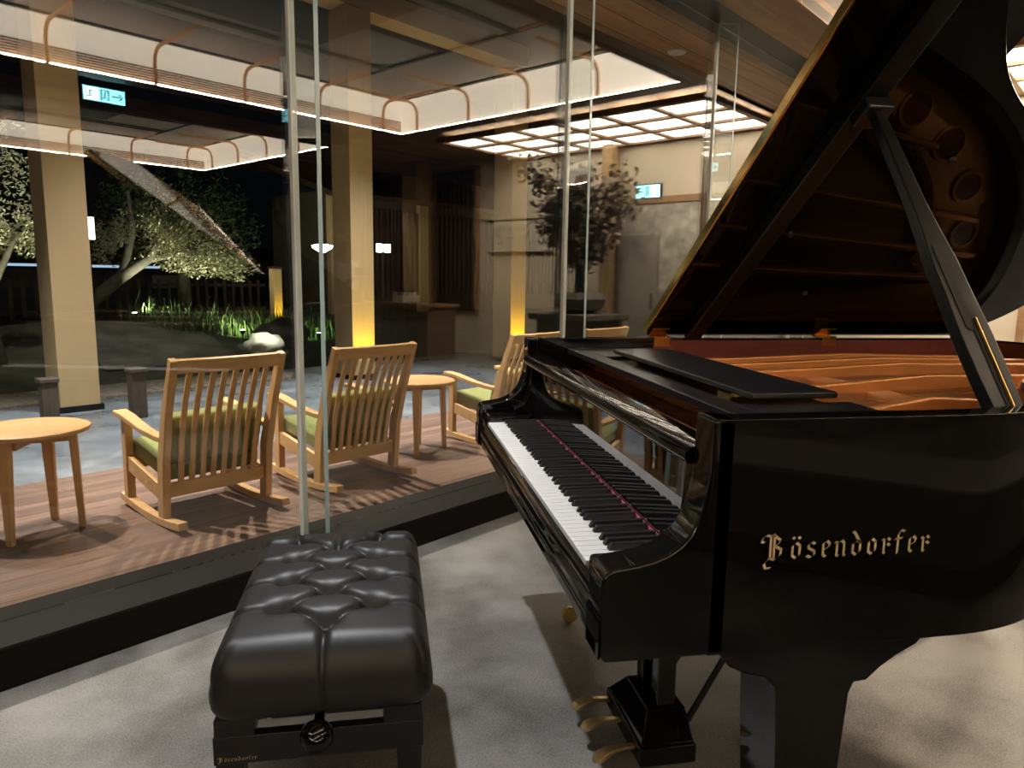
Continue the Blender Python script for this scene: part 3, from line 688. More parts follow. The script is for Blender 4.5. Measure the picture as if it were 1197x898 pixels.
v.obj('tuning_pin', M['satin'], piano)['kind'] = 'stuff'
v = MB()
for k in range(74):
    f_ = k/73; xa = -0.64+1.28*f_
    ye = 1.95-1.25*max(0, f_-0.12)**0.9 if f_ > 0.12 else 1.92
    xb = xa-0.10*(1-f_) if f_ > 0.3 else xa+0.22*(0.3-f_)
    ye = max(0.86, min(ye, 1.95)); z = 0.944 if f_ > 0.3 else 0.950
    v.bar((xa, 0.34, z-0.02), (xa, 0.50, z), 0.0012, 0.0012); v.bar((xa, 0.50, z), (xb, ye, z-0.008), 0.0016, 0.0016)
v.obj('strings', M['string'], piano)['kind'] = 'stuff'
# music desk folded flat on its tray
v = MB(); v.box(-0.712, 0.712, 0.300, 0.355, 0.962, 0.980); v.box(0.44, 0.712, 0.355, 0.615, 0.962, 0.980); v.box(-0.712, -0.44, 0.355, 0.615, 0.962, 0.980); v.box(-0.44, 0.44, 0.355, 0.60, 0.962, 0.968)
tr_ = v.obj('music_desk_tray', M['satin'], piano, bevel=0.003)
MB().box(-0.45, 0.45, 0.385, 0.580, 0.989, 1.003).obj('music_desk', M['satin'], piano, bevel=0.004)
for x in (-0.3, 0.3): MB().box(x-0.03, x+0.03, 0.40, 0.43, 0.968, 0.9895).obj('desk_hinge', M['brass'], piano)
# lid, hinged on the bass side
LA = R(-34.6)
LM = Matrix.Translation((-0.775, 0, 1.0215)) @ Matrix.Rotation(LA, 4, 'Y')
lo = inset(OUT, -0.012)
lpts = [(p_[0]+0.775, p_[1]) for p_ in lo if p_[1] > 0.625]
lpts = [(lpts[0][0], 0.620)]+lpts+[(0.0, 0.620)]
lpts = [(max(0.0, a), b) for a, b in lpts]
v = MB(); v.prism(lpts, 0.0, 0.020); lid = v.obj('lid', M['lid'], piano, bevel=0.004, segs=3); lid.matrix_world = LM
lw = 1.555
v = MB(); v.box(0.0, lw, 0.622, 1.085, 0.0225, 0.0425); v.obj('front_flap', M['lacquer'], lid, bevel=0.004, segs=3)
v = MB(); v.box(0.005, lw-0.005, 0.611, 0.6195, 0.006, 0.036); v.obj('long_hinge', M['brass'], lid, bevel=0.002)
v = MB(); v.box(0.03, lw-0.04, 0.752, 0.812, -0.040, -0.0005); v.obj('batten', M['satin_grey'], lid, bevel=0.006)
v = MB(); v.box(1.105, 1.175, 0.748, 0.818, -0.075, -0.0405); v.obj('prop_cup', M['satin'], lid, bevel=0.006)
for (a, b) in ((0.62, 0.72), (0.30, 0.95), (0.95, 1.02)):
    v = MB(); v.lathe([(0.001, -0.010), (0.008, -0.010), (0.011, -0.0005), (0.001, -0.0005)], (a, b+0.15, 0), 'z', 14); v.obj('lid_bumper', M['dark'], lid)
for y in (0.66, 1.338):
    v = MB(); v.box(-0.772, -0.722, y-0.035, y+0.035, 1.0165, 1.022); v.box(-0.7195, -0.716, y-0.03, y+0.03, 0.985, 1.018); v.lathe([(0.004, y-0.035), (0.004, y+0.035)], (-0.776, 0, 1.0205), 'y', 10)
    v.obj('lid_hinge', M['brass'], piano, bevel=0.001)
    v = MB(); v.box(0.0, 0.055, y-0.033, y+0.033, -0.004, -0.0004); v.obj('hinge_leaf', M['brass'], lid, bevel=0.001)
# prop stick: broad grooved lower half, slim upper half
A_ = Vector((0.700, 0.745, 0.985)); B_ = Vector((0.176, 0.786, 1.662)); ax = (B_-A_); LEN = ax.length; ax.normalize()
yd = (Vector((0, 1, 0))-ax*ax.y).normalized(); nd = yd.cross(ax); nd = nd if nd.x > 0 else -nd
PM = Matrix(((yd.x, ax.x, nd.x, A_.x), (yd.y, ax.y, nd.y, A_.y), (yd.z, ax.z, nd.z, A_.z), (0, 0, 0, 1)))
def hw(t_):  # half width along the stick
    ks = [(0, 0.031), (0.10, 0.036), (0.22, 0.037), (0.33, 0.033), (0.42, 0.032), (0.50, 0.025), (0.60, 0.0185), (0.8, 0.016), (1.0, 0.0125)]
    for (a, b), (c, d_) in zip(ks, ks[1:]):
        if a <= t_ <= c: return b+(d_-b)*(t_-a)/(c-a)
    return ks[-1][1]
ts = [k/28 for k in range(29)]
poly = [(hw(t_), t_*LEN) for t_ in ts]+[(-hw(t_), t_*LEN) for t_ in reversed(ts)]
v = MB(); v.prism(poly, -0.013, 0.013); prop = v.obj('prop_stick', M['satin_grey'], piano, bevel=0.004); prop.matrix_world = PM
for (t0, t1, w_) in ((0.02, 0.27, 0.010), (0.23, 0.45, 0.0095)):
    off = -0.008 if t0 > 0.1 else 0.006
    v = MB(); pts = []
    pts += [(off+w_*math.cos(a), t0*LEN+w_*math.sin(a)) for a in [PI+PI*k/8 for k in range(9)]]
    pts += [(off+w_*math.cos(a), t1*LEN+w_*math.sin(a)) for a in [PI*k/8 for k in range(9)]]
    v.prism(pts, 0.0125, 0.0150); v.obj('groove', M['dark'], prop)
v = MB(); v.tube([(0.006, 0.0, 0.0165), (0.006, 0.25*LEN, 0.0165)], 0.0035, 10); flat_smooth(v.obj('brass_rod', M['brass'], prop), 60)
v = MB(); v.box(-0.03, 0.03, -0.02, 0.012, -0.02, 0.018); v.obj('foot', M['satin'], prop, bevel=0.004)
# legs
def leg(cx, cy_, sx):
    v = MB(); w_ = 0.068
    # bracket and post cut from one profile in the side plane (y,z), extruded across
    pr = [(-0.185, 0.6275), (-0.185, 0.585), (-0.165, 0.560), (-0.135, 0.545), (-0.095, 0.535), (-0.075, 0.515), (-0.072, 0.49), (-0.048, 0.10), (0.048, 0.10), (0.072, 0.49), (0.080, 0.510), (0.105, 0.512), (0.13, 0.535), (0.16, 0.555), (0.20, 0.575), (0.222, 0.600), (0.225, 0.6275)]
    v.prism(pr, -w_, w_, lambda a, b, c: (cx+c, cy_+a, b)); l = v.obj('leg', M['lacquer'], piano, bevel=0.005, segs=3)
    v = MB(); v.lathe([(0.024, 0.0995), (0.030, 0.09), (0.022, 0.078), (0.016, 0.07), (0.020, 0.060), (0.014, 0.055)], (cx, cy_, 0), 'z', 18)
    dx, dy = (0.02, -0.045)
    v.bar((cx, cy_, 0.058), (cx+dx, cy_+dy, 0.03), 0.034, 0.012, (0, 1, 0.3))
    v.lathe([(0.006, -0.014), (0.027, -0.013), (0.029, 0.0), (0.027, 0.013), (0.006, 0.014)], (cx+dx, cy_+dy, 0.0295), 'x', 20)
    flat_smooth(v.obj('caster', M['brass'], l))
leg(0.632, 0.405, 1); leg(-0.60, 0.345, -1); leg(-0.38, 1.80, 0)
MB().box(-0.69, 0.69, 0.60, 0.68, 0.60, 0.66).obj('cross_beam', M['satin'], piano, bevel=0.005)
v = MB(); v.prism([p_ for p_ in INN if p_[1] > 0.62], 0.640, 0.655); v.obj('bottom_board', M['satin'], piano)
# lyre
ly = MB().box(-0.03, 0.25, 0.262, 0.41, 0.032, 0.085).obj('lyre', M['lacquer'], piano, bevel=0.006)
v = MB(); v.bm.faces.ensure_lookup_table()
lo_ = [v.bm.verts.new(q) for q in ((-0.025, 0.266, 0.0855), (0.246, 0.266, 0.0855), (0.246, 0.406, 0.0855), (-0.025, 0.406, 0.0855))]
hi_ = [v.bm.verts.new(q) for q in ((0.03, 0.30, 0.150), (0.19, 0.30, 0.150), (0.19, 0.40, 0.150), (0.03, 0.40, 0.150))]
v.bm.faces.new(lo_[::-1]); v.bm.faces.new(hi_)
for k in range(4): v.bm.faces.new([lo_[k], lo_[(k+1) % 4], hi_[(k+1) % 4], hi_[k]])
v.obj('pedal_box', M['lacquer'], ly, bevel=0.005)
for x in (0.055, 0.165):
    v = MB(); v.box(x-0.022, x+0.022, 0.325, 0.375, 0.1505, 0.631); v.obj('post', M['lacquer'], ly, bevel=0.006)
for k, x in enumerate((0.0, 0.095, 0.205)):
    v = MB()
    ys = [0.262, 0.235, 0.21, 0.19, 0.175, 0.165, 0.155]; ws = [0.018, 0.018, 0.022, 0.032, 0.038, 0.034, 0.016]
    zs = [0.064, 0.066, 0.066, 0.062, 0.056, 0.052, 0.048]
    if k == 2: zs = [z-0.016*(i/6) for i, z in enumerate(zs)]
    v.strip([(x, y, z) for y, z in zip(ys, zs)], ws, [0.010, 0.010, 0.011, 0.013, 0.013, 0.011, 0.006]); o = v.obj('pedal', M['brass_pedal'], ly, bevel=0.004, segs=3)
for x in (0.03, 0.20):
    v = MB(); v.tube([(x, 0.40, 0.11), (x+0.02, 0.66, 0.61)], 0.008, 8); flat_smooth(v.obj('brace', M['satin'], ly), 60)
for x in (0.075, 0.11, 0.145):
    v = MB(); v.tube([(x, 0.385, 0.151), (x, 0.385, 0.634)], 0.004, 8); flat_smooth(v.obj('trap_rod', M['steel'], ly), 60)
v = MB(); v.box(0.02, 0.18, 0.43, 0.56, 0.55, 0.556); v.box(0.02, 0.03, 0.43, 0.44, 0.556, 0.632); v.box(0.17, 0.18, 0.55, 0.56, 0.556, 0.632); v.obj('trap_lever', M['steel'], ly, bevel=0.002)

# blackletter writing drawn with a broad nib
GL = {
 'B': (1.25, [[(-.55, 1.15), (-.45, 1.38), (-.2, 1.52), (.05, 1.45), (.25, 1.55)], [(.08, 1.45), (.08, .12), (-.1, -.02)], [(.32, 1.5), (.32, .1)], [(.32, 1.45), (.72, 1.2), (.62, .98), (.36, .85)], [(.36, .85), (.80, .62), (.76, .3), (.40, .0), (.0, .12)], [(-.1, -.02), (-.3, -.22), (-.2, -.5), (.1, -.48)], [(-.55, 1.15), (-.35, 1.1)]]),
 'o': (.85, [[(.12, .8), (.12, .2), (.36, .02), (.6, .22), (.6, .78), (.36, .98), (.12, .8)]]),
 'q': (.85, [[(.12, .8), (.12, .2), (.36, .02), (.6, .22), (.6, .78), (.36, .98), (.12, .8)], [(.12, 1.32), (.22, 1.22)], [(.5, 1.32), (.6, 1.22)]]),
 's': (.82, [[(.58, .86), (.38, .98), (.14, .82), (.16, .62), (.56, .4), (.58, .18), (.34, .02), (.08, .14)]]),
 'e': (.76, [[(.14, .82), (.14, .16), (.32, .02)], [(.14, .84), (.4, 1.0), (.58, .8), (.5, .62), (.2, .46)]]),
 'n': (.92, [[(.02, .9), (.14, .82), (.14, .08), (.22, .02)], [(.14, .78), (.46, .98), (.62, .8), (.62, .1), (.7, .02)]]),
 'd': (.9, [[(.4, .92), (.12, .72), (.12, .2), (.36, .02), (.62, .24), (.62, .74), (.2, 1.4), (.08, 1.48)], [(.4, .92), (.6, .8)]]),
 'r': (.74, [[(.04, .9), (.16, .82), (.16, .08), (.24, .02)], [(.16, .78), (.42, .98), (.56, .84)], [(.4, .62), (.56, .5)]]),
 'f': (.70, [[(.2, .0), (.2, 1.15), (.38, 1.42), (.62, 1.34)], [(.0, .88), (.46, .92)]]),
}
def lettering(word, xh, nib, fn, name, parent):
    v = MB(); adv = 0.0
    for ch in word:
        w_, strokes = GL[ch]
        for st in strokes:
            pts = [Vector((adv+a, b)) for a, b in st]
            nv = Vector((math.cos(R(38)), math.sin(R(38))))*nib/2
            for k, (a, b) in enumerate(zip(pts, pts[1:])):
                qs = [a-nv, a+nv, b+nv, b-nv]
                # hull of the swept nib, plus its thickness
                nv2 = Vector((-nv.y, nv.x))*0.22
                for off in (Vector((0, 0)),):
                    f = [v.bm.verts.new(fn((q.x+off.x)*xh, (q.y+off.y)*xh, 0.0)) for q in qs]
                    v.bm.faces.new(f)
                f = [v.bm.verts.new(fn(q.x*xh, q.y*xh, 0.0)) for q in (a-nv-nv2, a+nv-nv2, a+nv+nv2, a-nv+nv2)]; v.bm.faces.new(f)
                f = [v.bm.verts.new(fn(q.x*xh, q.y*xh, 0.0)) for q in (b-nv-nv2, b+nv-nv2, b+nv+nv2, b-nv+nv2)]; v.bm.faces.new(f)
        adv += w_+0.2
    return v.obj(name, M['letter'], parent)
lettering('Bqsendorfer', 0.0275, 0.20, lambda a, b, c: (W2+0.0004, 0.256+a*0.945, 0.785+b), 'lettering', piano)

t = thing('lobby_bench', 'low grey upholstered lobby bench on a black plinth, mirrored in the piano side', 'bench', F(1.2, -4.25, 0), THETA)
MB().box(-2.3, 2.3, -0.25, 0.25, 0, 0.13).obj('plinth', M['dark'], t)
MB().box(-2.32, 2.32, -0.30, 0.30, 0.131, 0.45).obj('seat', M['bench_grey'], t, bevel=0.02, segs=3)
# ------------------------------------------------------------------ piano bench
BX, BY = 0.048, -0.478
bench = thing('piano_bench', 'black button-tufted leather piano bench with black wooden base', 'piano bench', (BX, BY, 0))
LX, LY = 0.355, 0.222
btn = [(0.235, 0)]+[(0.235-0.138*k, 0) for k in range(1, 4)]+[(-0.29, 0)]
btn2 = [(0.166-0.138*k, sy*0.103) for k in range(4) for sy in (-1, 1)]
allb = [b for b in btn[:-1]]+btn2
creases = []
for a in allb:
    for b in allb:
        if a < b and abs(a[1]-b[1]) > 0.05 and math.hypot(a[0]-b[0], a[1]-b[1]) < 0.15: creases.append((a, b))
for x, sy in btn2: creases.append(((x, sy), (x, 0.23 if sy > 0 else -0.23)))
creases.append(((0.235, 0), (0.37, 0))); creases.append(((-0.179, 0), (-0.37, 0)))
for sy in (-1, 1): creases.append(((-0.248, sy*0.103), (-0.37, sy*0.14)))
def seg_d(p_, a, b):
    ax_, ay = a; bx_, by = b; dx, dy = bx_-ax_, by-ay; t_ = max(0, min(1, ((p_[0]-ax_)*dx+(p_[1]-ay)*dy)/(dx*dx+dy*dy)))
    return math.hypot(p_[0]-ax_-t_*dx, p_[1]-ay-t_*dy), t_
NX, NY = 150, 96
v = MB(); gridv = []
zb, zt = 0.347, 0.492
for i in range(NX+1):
    row = []
    for j in range(NY+1):
        u, w_ = -1+2*i/NX, -1+2*j/NY
        # superellipse mapping: top grid rolls over the sides
        def roll(a):
            s_ = abs(a); sg = 1 if a >= 0 else -1
            if s_ <= 0.72: return sg*s_/0.72*0.80, 0.0
            q = (s_-0.72)/0.28; return sg*(0.80+0.20*math.sin(q*PI/2*1.0)), 1-math.cos(q*PI/2)
        rx, dx_ = roll(u); ry, dy_ = roll(w_)
        x, y = rx*LX, ry*LY
        cr_ = 0.055; qx, qy = max(abs(x)-(LX-cr_), 0), max(abs(y)-(LY-cr_), 0); hq = max(qx, qy)
        if qx > 0 and qy > 0:
            k_ = hq/math.hypot(qx, qy); x = math.copysign(LX-cr_+qx*k_, x); y = math.copysign(LY-cr_+qy*k_, y)
        drop = 1-math.sqrt(max(0, (1-dx_)*(1-dy_))) if False else min(1.0, (dx_**2+dy_**2)**0.5)
        h = zt-(zt-zb)*0.55*drop
        dome = 0.018*(1-(x/LX)**2)*(1-(y/LY)**2)
        dd = 0.0
        for a in allb:
            r_ = math.hypot(x-a[0], y-a[1]); dd += 0.030*math.exp(-(r_/0.026)**2)+0.008*math.exp(-(r_/0.008)**2)
        cr = 0.0
        for a, b in creases:
            dist, t_ = seg_d((x, y), a, b); cr = max(cr, 0.011*math.exp(-(dist/0.010)**2)+0.004*math.exp(-(dist/0.003)**2))
        xs_ = x-math.copysign(0.009*math.exp(-(y/0.004)**2)*min(1, drop*2.5), x)
        row.append(v.bm.verts.new((xs_, y, h+dome*(1-drop)-(min(dd, 0.038)+cr*(1 if dd < 0.02 else 0.4))*(1-0.75*drop))))
    gridv.append(row)
for i in range(NX):
    for j in range(NY): v.bm.faces.new([gridv[i][j], gridv[i+1][j], gridv[i+1][j+1], gridv[i][j+1]])
# sides down to the underside
loop = [gridv[i][0] for i in range(NX+1)]+[gridv[NX][j] for j in range(1, NY+1)]+[gridv[i][NY] for i in range(NX-1, -1, -1)]+[gridv[0][j] for j in range(NY-1, 0, -1)]
prev = loop
for zf, sc in ((0.7, 1.012), (0.45, 1.014), (0.22, 1.004), (0.07, 0.985), (0.0, 0.955)):
    ring = [v.bm.verts.new((q.co.x*sc, q.co.y*sc, zb+(0.0863)*zf*0.8)) for q in loop]
    for k in range(len(loop)): v.bm.faces.new([prev[k], prev[(k+1) % len(loop)], ring[(k+1) % len(loop)], ring[k]])
    prev = ring
v.bm.faces.new(prev)
cush = v.obj('cushion', M['leather'], bench, smooth=True)
for a in allb:
    v = MB(); v.lathe([(0.001, 0.004), (0.006, 0.003), (0.008, 0.0), (0.006, -0.003)], (a[0], a[1], 0.4715-0.001), 'z', 12); flat_smooth(v.obj('button', M['leather'], cush))
MB().box(-0.30, 0.30, -0.185, 0.185, 0.322, 0.3465).obj('seat_board', M['satin'], bench, bevel=0.004)
v = MB()
v.box(0.275, 0.30, -0.225, 0.205, 0.222, 0.284); v.box(-0.30, -0.275, -0.225, 0.205, 0.222, 0.284); v.box(-0.275, 0.275, -0.225, -0.20, 0.222, 0.284); v.box(-0.275, 0.275, 0.18, 0.205, 0.222, 0.284)
v.obj('apron', M['satin'], bench, bevel=0.002)
for sx in (-1, 1):
    for y in (-0.195, 0.175):
        v = MB(); v.bar((sx*0.268, y, 0.2215), (sx*0.268, y, 0.0), 0.056, 0.056, (0, 1, 0), 0.042, 0.042); v.obj('leg', M['satin'], bench, bevel=0.003)
v = MB()
for y in (-0.15, 0.13):
    v.bar((-0.20, y, 0.262), (0.16, y, 0.322), 0.014, 0.02); v.bar((0.20, y+0.018, 0.262), (-0.16, y+0.018, 0.322), 0.014, 0.02)
v.bar((0.20, -0.17, 0.25), (0.20, 0.16, 0.25), 0.02, 0.02); v.bar((-0.20, -0.17, 0.25), (-0.20, 0.16, 0.25), 0.02, 0.02)
v.obj('lift_mechanism', M['steel'], bench)
for y0_ in (-0.222, 0.12): MB().box(0.26, 0.30, y0_, y0_+0.08, 0.2845, 0.3215).obj('corner_block', M['satin'], bench, bevel=0.002)
v = MB(); ky = -0.010
v.lathe([(0.012, 0.285), (0.012, 0.352), (0.024, 0.356), (0.032, 0.366), (0.033, 0.378), (0.027, 0.390), (0.019, 0.395), (0.021, 0.402), (0.014, 0.409), (0.001, 0.411)], (0, ky, 0.318), 'x', 28)
flat_smooth(v.obj('knob', M['lacquer'], bench), 40)
lettering('Bqsendorfer', 0.0066, 0.22, lambda a, b, c: (0.3006, -0.213+a, 0.230+b), 'lettering', bench)

# ------------------------------------------------------------------ terrace beyond the glass
DZ = -0.10
struct(MB().box(-6, 12, 0.305, 2.76, -0.22, DZ).obj('deck', M['deck'], mw=FR))
struct(MB().box(-8, 16, 2.762, 7.0, -0.30, -0.15).obj('paving', M['path'], mw=FR))
# rocking chairs: local +y faces the garden
def rocking_chair(label):
    t = thing('rocking_chair', label, 'rocking chair', (0, 0, 0), 0, 'oak rocking chairs on the deck')
    hx = 0.290
    for sx in (-1, 1):
        v = MB(); pts = []
        for k in range(9):
            y = -0.34+0.76*k/8; z = 0.022+0.030*((y-0.02)/0.38)**2
            pts.append((sx*hx, y, z))
        v.strip(pts, 0.05, 0.042); v.obj('rocker', M['oak_l'], t, bevel=0.005)
        v = MB(); v.strip([(sx*hx, -0.115, 0.042), (sx*hx, -0.145, 0.36), (sx*(hx+0.004), -0.225, 0.62), (sx*(hx+0.004), -0.335, 0.905)], [0.042, 0.042, 0.040, 0.038], [0.07, 0.075, 0.058, 0.045], (0, 1, 0)); v.obj('back_post', M['oak'], t, bevel=0.006)
        v = MB(); v.bar((sx*hx, 0.345, 0.045), (sx*hx, 0.335, 0.515), 0.045, 0.055, (0, 1, 0)); v.obj('front_leg', M['oak'], t, bevel=0.005)
        v = MB(); v.bar((sx*hx, -0.115, 0.175), (sx*hx, 0.335, 0.265), 0.028, 0.085); v.obj('side_rail', M['oak_l'], t, bevel=0.004)
        v = MB(); v.strip([(sx*(hx+0.012), 0.40, 0.545), (sx*(hx+0.012), 0.28, 0.535), (sx*(hx+0.01), 0.07, 0.495), (sx*(hx+0.004), -0.10, 0.475), (sx*hx, -0.18, 0.472)], [0.075, 0.072, 0.062, 0.05, 0.04], 0.03); v.obj('armrest', M['oak_l'], t, bevel=0.006)
    v = MB(); v.bar((-hx, 0.337, 0.265), (hx, 0.337, 0.265), 0.028, 0.085); v.obj('front_rail', M['oak_l'], t, bevel=0.004)
    v = MB(); v.bar((-hx, -0.130, 0.190), (hx, -0.130, 0.190), 0.028, 0.075); v.obj('back_rail', M['oak_l'], t, bevel=0.004)
    v = MB(); pts = [(-hx+0.289*2*k/10, -0.325-0.028*(1-((k-5)/5)**2), 0.868) for k in range(11)]; v.strip(pts, 0.026, 0.075, (0, -0.36, 1)); v.obj('top_rail', M['oak_l'], t, bevel=0.004)
    for k in range(8):
        f_ = (k+1)/9; x0 = -hx+0.02+f_*(2*hx-0.04); bow = 0.028*(1-(2*f_-1)**2)
        v = MB(); v.strip([(x0*0.97, -0.133, 0.22), (x0, -0.178-bow*0.3, 0.46), (x0, -0.243-bow*0.7, 0.67), (x0, -0.312-bow, 0.84)], 0.030, 0.014, (0, -1, 0.15)); v.obj('slat', M['oak'], t, bevel=0.003)
    v = MB(); v.bar((0, -0.10, 0.275), (0, 0.355, 0.355), 2*hx-0.05, 0.10); v.obj('seat_cushion', M['green'], t, bevel=0.025, segs=4)
    v = MB(); v.bar((0, -0.075, 0.335), (0, -0.155, 0.60), 2*hx-0.06, 0.085, (0, 1, 0)); v.obj('back_cushion', M['green'], t, bevel=0.025, segs=4)
    return t
ch = rocking_chair('oak rocking chair with green cushion beside the left side table')
ch.location = F(1.33, 1.50, DZ); ch.rotation_euler = (0, 0, THETA)
dup(ch, F(2.265, 1.485, DZ), THETA, 'oak rocking chair with green cushion seen through the nearest glass fin')
dup(ch, F(3.85, 1.50, DZ), THETA, 'oak rocking chair half hidden behind the bass end of the piano')
dup(ch, F(4.80, 1.50, DZ), THETA, 'oak rocking chair showing only its top rail behind the piano rim')
def side_table(label):
    t = thing('side_table', label, 'side table', (0, 0, 0), 0, 'round oak side tables on the deck')
    v = MB(); v.lathe([(0.20, 0.520), (0.262, 0.526), (0.270, 0.538), (0.268, 0.548), (0.255, 0.553), (0.001, 0.553)], (0, 0, 0), 'z', 48); flat_smooth(v.obj('table_top', M['oak_l'], t))
    for a in (-22, 52, 158, 222):
        c, s_ = math.cos(R(a)), math.sin(R(a))
        v = MB(); v.bar((c*0.185, s_*0.185, 0.5195), (c*0.20, s_*0.20, 0.0), 0.062, 0.04, (c, s_, 0), 0.036, 0.03); v.obj('leg', M['oak'], t, bevel=0.008)
    v = MB()
    for a in (-22, 52):
        c, s_ = math.cos(R(a)), math.sin(R(a)); v.bar((-c*0.17, -s_*0.17, 0.492+0.0005*a/52), (c*0.17, s_*0.17, 0.492+0.0005*a/52), 0.022, 0.05)
    v.obj('cross_rail', M['oak_l'], t, bevel=0.003)
    return t
tb = side_table('round oak side table at the left picture edge'); tb.location = F(0.55, 1.74, DZ); tb.rotation_euler = (0, 0, THETA)
dup(tb, F(3.10, 1.72, DZ), THETA, 'round oak side table between two rocking chairs near the piano')

# tall tan columns and the beam over them
for s_, lb in ((1.905, 'square tan column rising at the left behind the side table'), (5.34, 'square tan column lit yellow behind the second rocking chair'), (8.45, 'square tan column lit yellow left of the sign board')):
    t = thing('column', lb, 'column', F(s_, 5.65, -0.15), THETA, 'tan columns along the terrace')
    MB().box(-0.18, 0.18, -0.20, 0.20, 0.0, 4.70).obj('shaft', M['column'], t, bevel=0.006)
    MB().box(-0.205, 0.205, -0.225, 0.225, 0.0, 0.06).obj('base', M['sill'], t, bevel=0.004)
for s_ in (5.34, 8.45):
    t = thing('ground_uplight', 'small yellow uplight in the paving at the foot of the column', 'lamp', F(s_, 5.30, -0.15), THETA, 'yellow uplights at the columns')
    v = MB(); v.lathe([(0.05, 0), (0.05, 0.02), (0.035, 0.025), (0.001, 0.025)], (0, 0, 0), 'z', 16); v.obj('housing', M['dark'], t)
    spot('yellow_uplight_beam', F(s_, 5.22, -0.1), F(s_, 5.45, 0.8), 80, (1.0, 0.68, 0.02), 70, 0.9, 0.03)
tag(MB().box(-2.0, 8.65, 5.47, 5.83, 4.56, 4.86).obj('beam', M['column'], mw=FR, bevel=0.008), 'long tan beam carried by the terrace columns', 'beam')
struct(MB().box(-8, 14, 0.31, 8.6, 4.87, 4.95).obj('canopy_soffit', M['dark'], mw=FR))

# garden: rising ground, gravel strip, stone slope
v = MB(); NGX, NGY = 44, 30; gv = []
def gz(s, m):
    z = -0.16+0.055*max(0, m-6.6)
    z += 0.42*math.exp(-((s-3.4)/2.3)**2-((m-10.0)/2.0)**2)
    return z+0.03*noise.noise(Vector((s*0.9, m*0.9, 0)))
for i in range(NGX+1):
    gv.append([v.bm.verts.new((-6+26*i/NGX, 6.95+19*j/NGY, gz(-6+26*i/NGX, 6.95+19*j/NGY) if j else -0.17)) for j in range(NGY+1)])
for i in range(NGX):
    for j in range(NGY): v.bm.faces.new([gv[i][j], gv[i+1][j], gv[i+1][j+1], gv[i][j+1]])
g = v.obj('garden_ground', M['soil'], smooth=True, mw=FR); struct(g)
v = MB(); v.prism([(-6, 6.05), (4.6, 6.05), (4.9, 6.5), (4.4, 6.95), (-6, 6.95)], -0.15, -0.12); struct(v.obj('gravel_bed', M['gravel'], mw=FR))
v = MB(); sl = []
for i in range(13):
    row = []
    for j in range(9):
        s_ = 3.0+1.9*i/12; m_ = 7.5+2.6*j/8; row.append(v.bm.verts.new((s_+0.35*(j/8-0.5), m_, gz(s_+0.35*(j/8-0.5), m_)+0.02)))
    sl.append(row)
for i in range(12):
    for j in range(8): v.bm.faces.new([sl[i][j], sl[i+1][j], sl[i+1][j+1], sl[i][j+1]])
struct(v.obj('stone_slope', M['stone_path'], mw=FR))
for s_, m_, h_, lb in ((2.18, 4.75, 0.44, 'dark square timber bollard left of the first rocking chair'), (1.55, 5.15, 0.36, 'dark square timber bollard behind the left side table')):
    t = thing('bollard', lb, 'bollard', F(s_, m_, -0.15), THETA, 'dark bollards on the paving')
    MB().box(-0.065, 0.065, -0.065, 0.065, 0, h_).obj('post', M['bollard'], t, bevel=0.006)
    MB().box(-0.08, 0.08, -0.08, 0.08, h_, h_+0.04).obj('cap', M['bollard'], t, bevel=0.008)
# trees
def tree(label, base, trunk, blobs, nleaf, leafm, lsize, seed):
    rr = random.Random(seed); t = thing('garden_tree', label, 'tree', F(*base), THETA, 'garden trees beyond the terrace')
    v = MB()
    for pts, r0, r1 in trunk:
        n = len(pts); v.tube(pts, [r0+(r1-r0)*k/(n-1) for k in range(n)], 8)
    flat_smooth(v.obj('trunk', M['bark'], t), 60)
    v = MB()
    for (x, y, z, rx, ry, rz, cnt) in blobs:
        for k in range(int(nleaf*cnt)):
            q = Vector((rr.gauss(0, 1), rr.gauss(0, 1), rr.gauss(0, 1))).normalized()*(rr.random()**0.45)
            p_ = Vector((x+q.x*rx, y+q.y*ry, z+q.z*rz))
            if noise.noise(p_*2.6+Vector((seed, 0, 0))) < -0.12: continue
            tv = Vector((rr.gauss(0, 1), rr.gauss(0, 1), rr.gauss(0, 0.8))).normalized(); bv = tv.orthogonal().normalized()
            v.quad(p_, tv*lsize*rr.uniform(0.7, 1.3), bv*lsize*0.42)
    v.obj('foliage', leafm, t)['kind'] = 'stuff'
    return t
# left olive
tree('grey green olive tree at the left picture edge', (1.9, 8.3, -0.1), [([(0, 0, 0), (-0.1, 0.1, 0.9), (-0.25, 0, 1.6)], 0.11, 0.05), ([(-0.1, 0.1, 0.9), (0.25, 0, 1.7)], 0.06, 0.03)],
     [(-0.25, 0, 2.1, 0.75, 0.7, 0.55, 1.0), (0.1, 0, 2.75, 0.55, 0.5, 0.45, 0.7), (0.3, 0.1, 1.75, 0.35, 0.4, 0.3, 0.4)], 3300, M['leaf_olive'], 0.062, 3)
tree('spreading olive tree with a leaning trunk behind the stone slope', (4.3, 10.6, 0.2), [([(-0.9, 0.2, 0.0), (-0.6, 0.1, 0.5), (-0.1, 0, 0.95), (0.35, 0, 1.25), (0.75, 0, 1.9)], 0.14, 0.06), ([(-0.1, 0, 0.95), (0.2, 0.2, 1.7), (0.2, 0.3, 2.4)], 0.08, 0.03), ([(0.35, 0, 1.25), (1.2, -0.1, 1.45)], 0.07, 0.03)],
     [(1.15, -0.1, 1.35, 0.85, 0.6, 0.42, 1.0), (0.55, 0, 1.75, 0.8, 0.6, 0.5, 0.8), (-0.2, 0.1, 1.5, 0.6, 0.5, 0.4, 0.45), (1.9, -0.1, 1.15, 0.5, 0.4, 0.28, 0.45)], 3300, M['leaf_olive'], 0.066, 5)
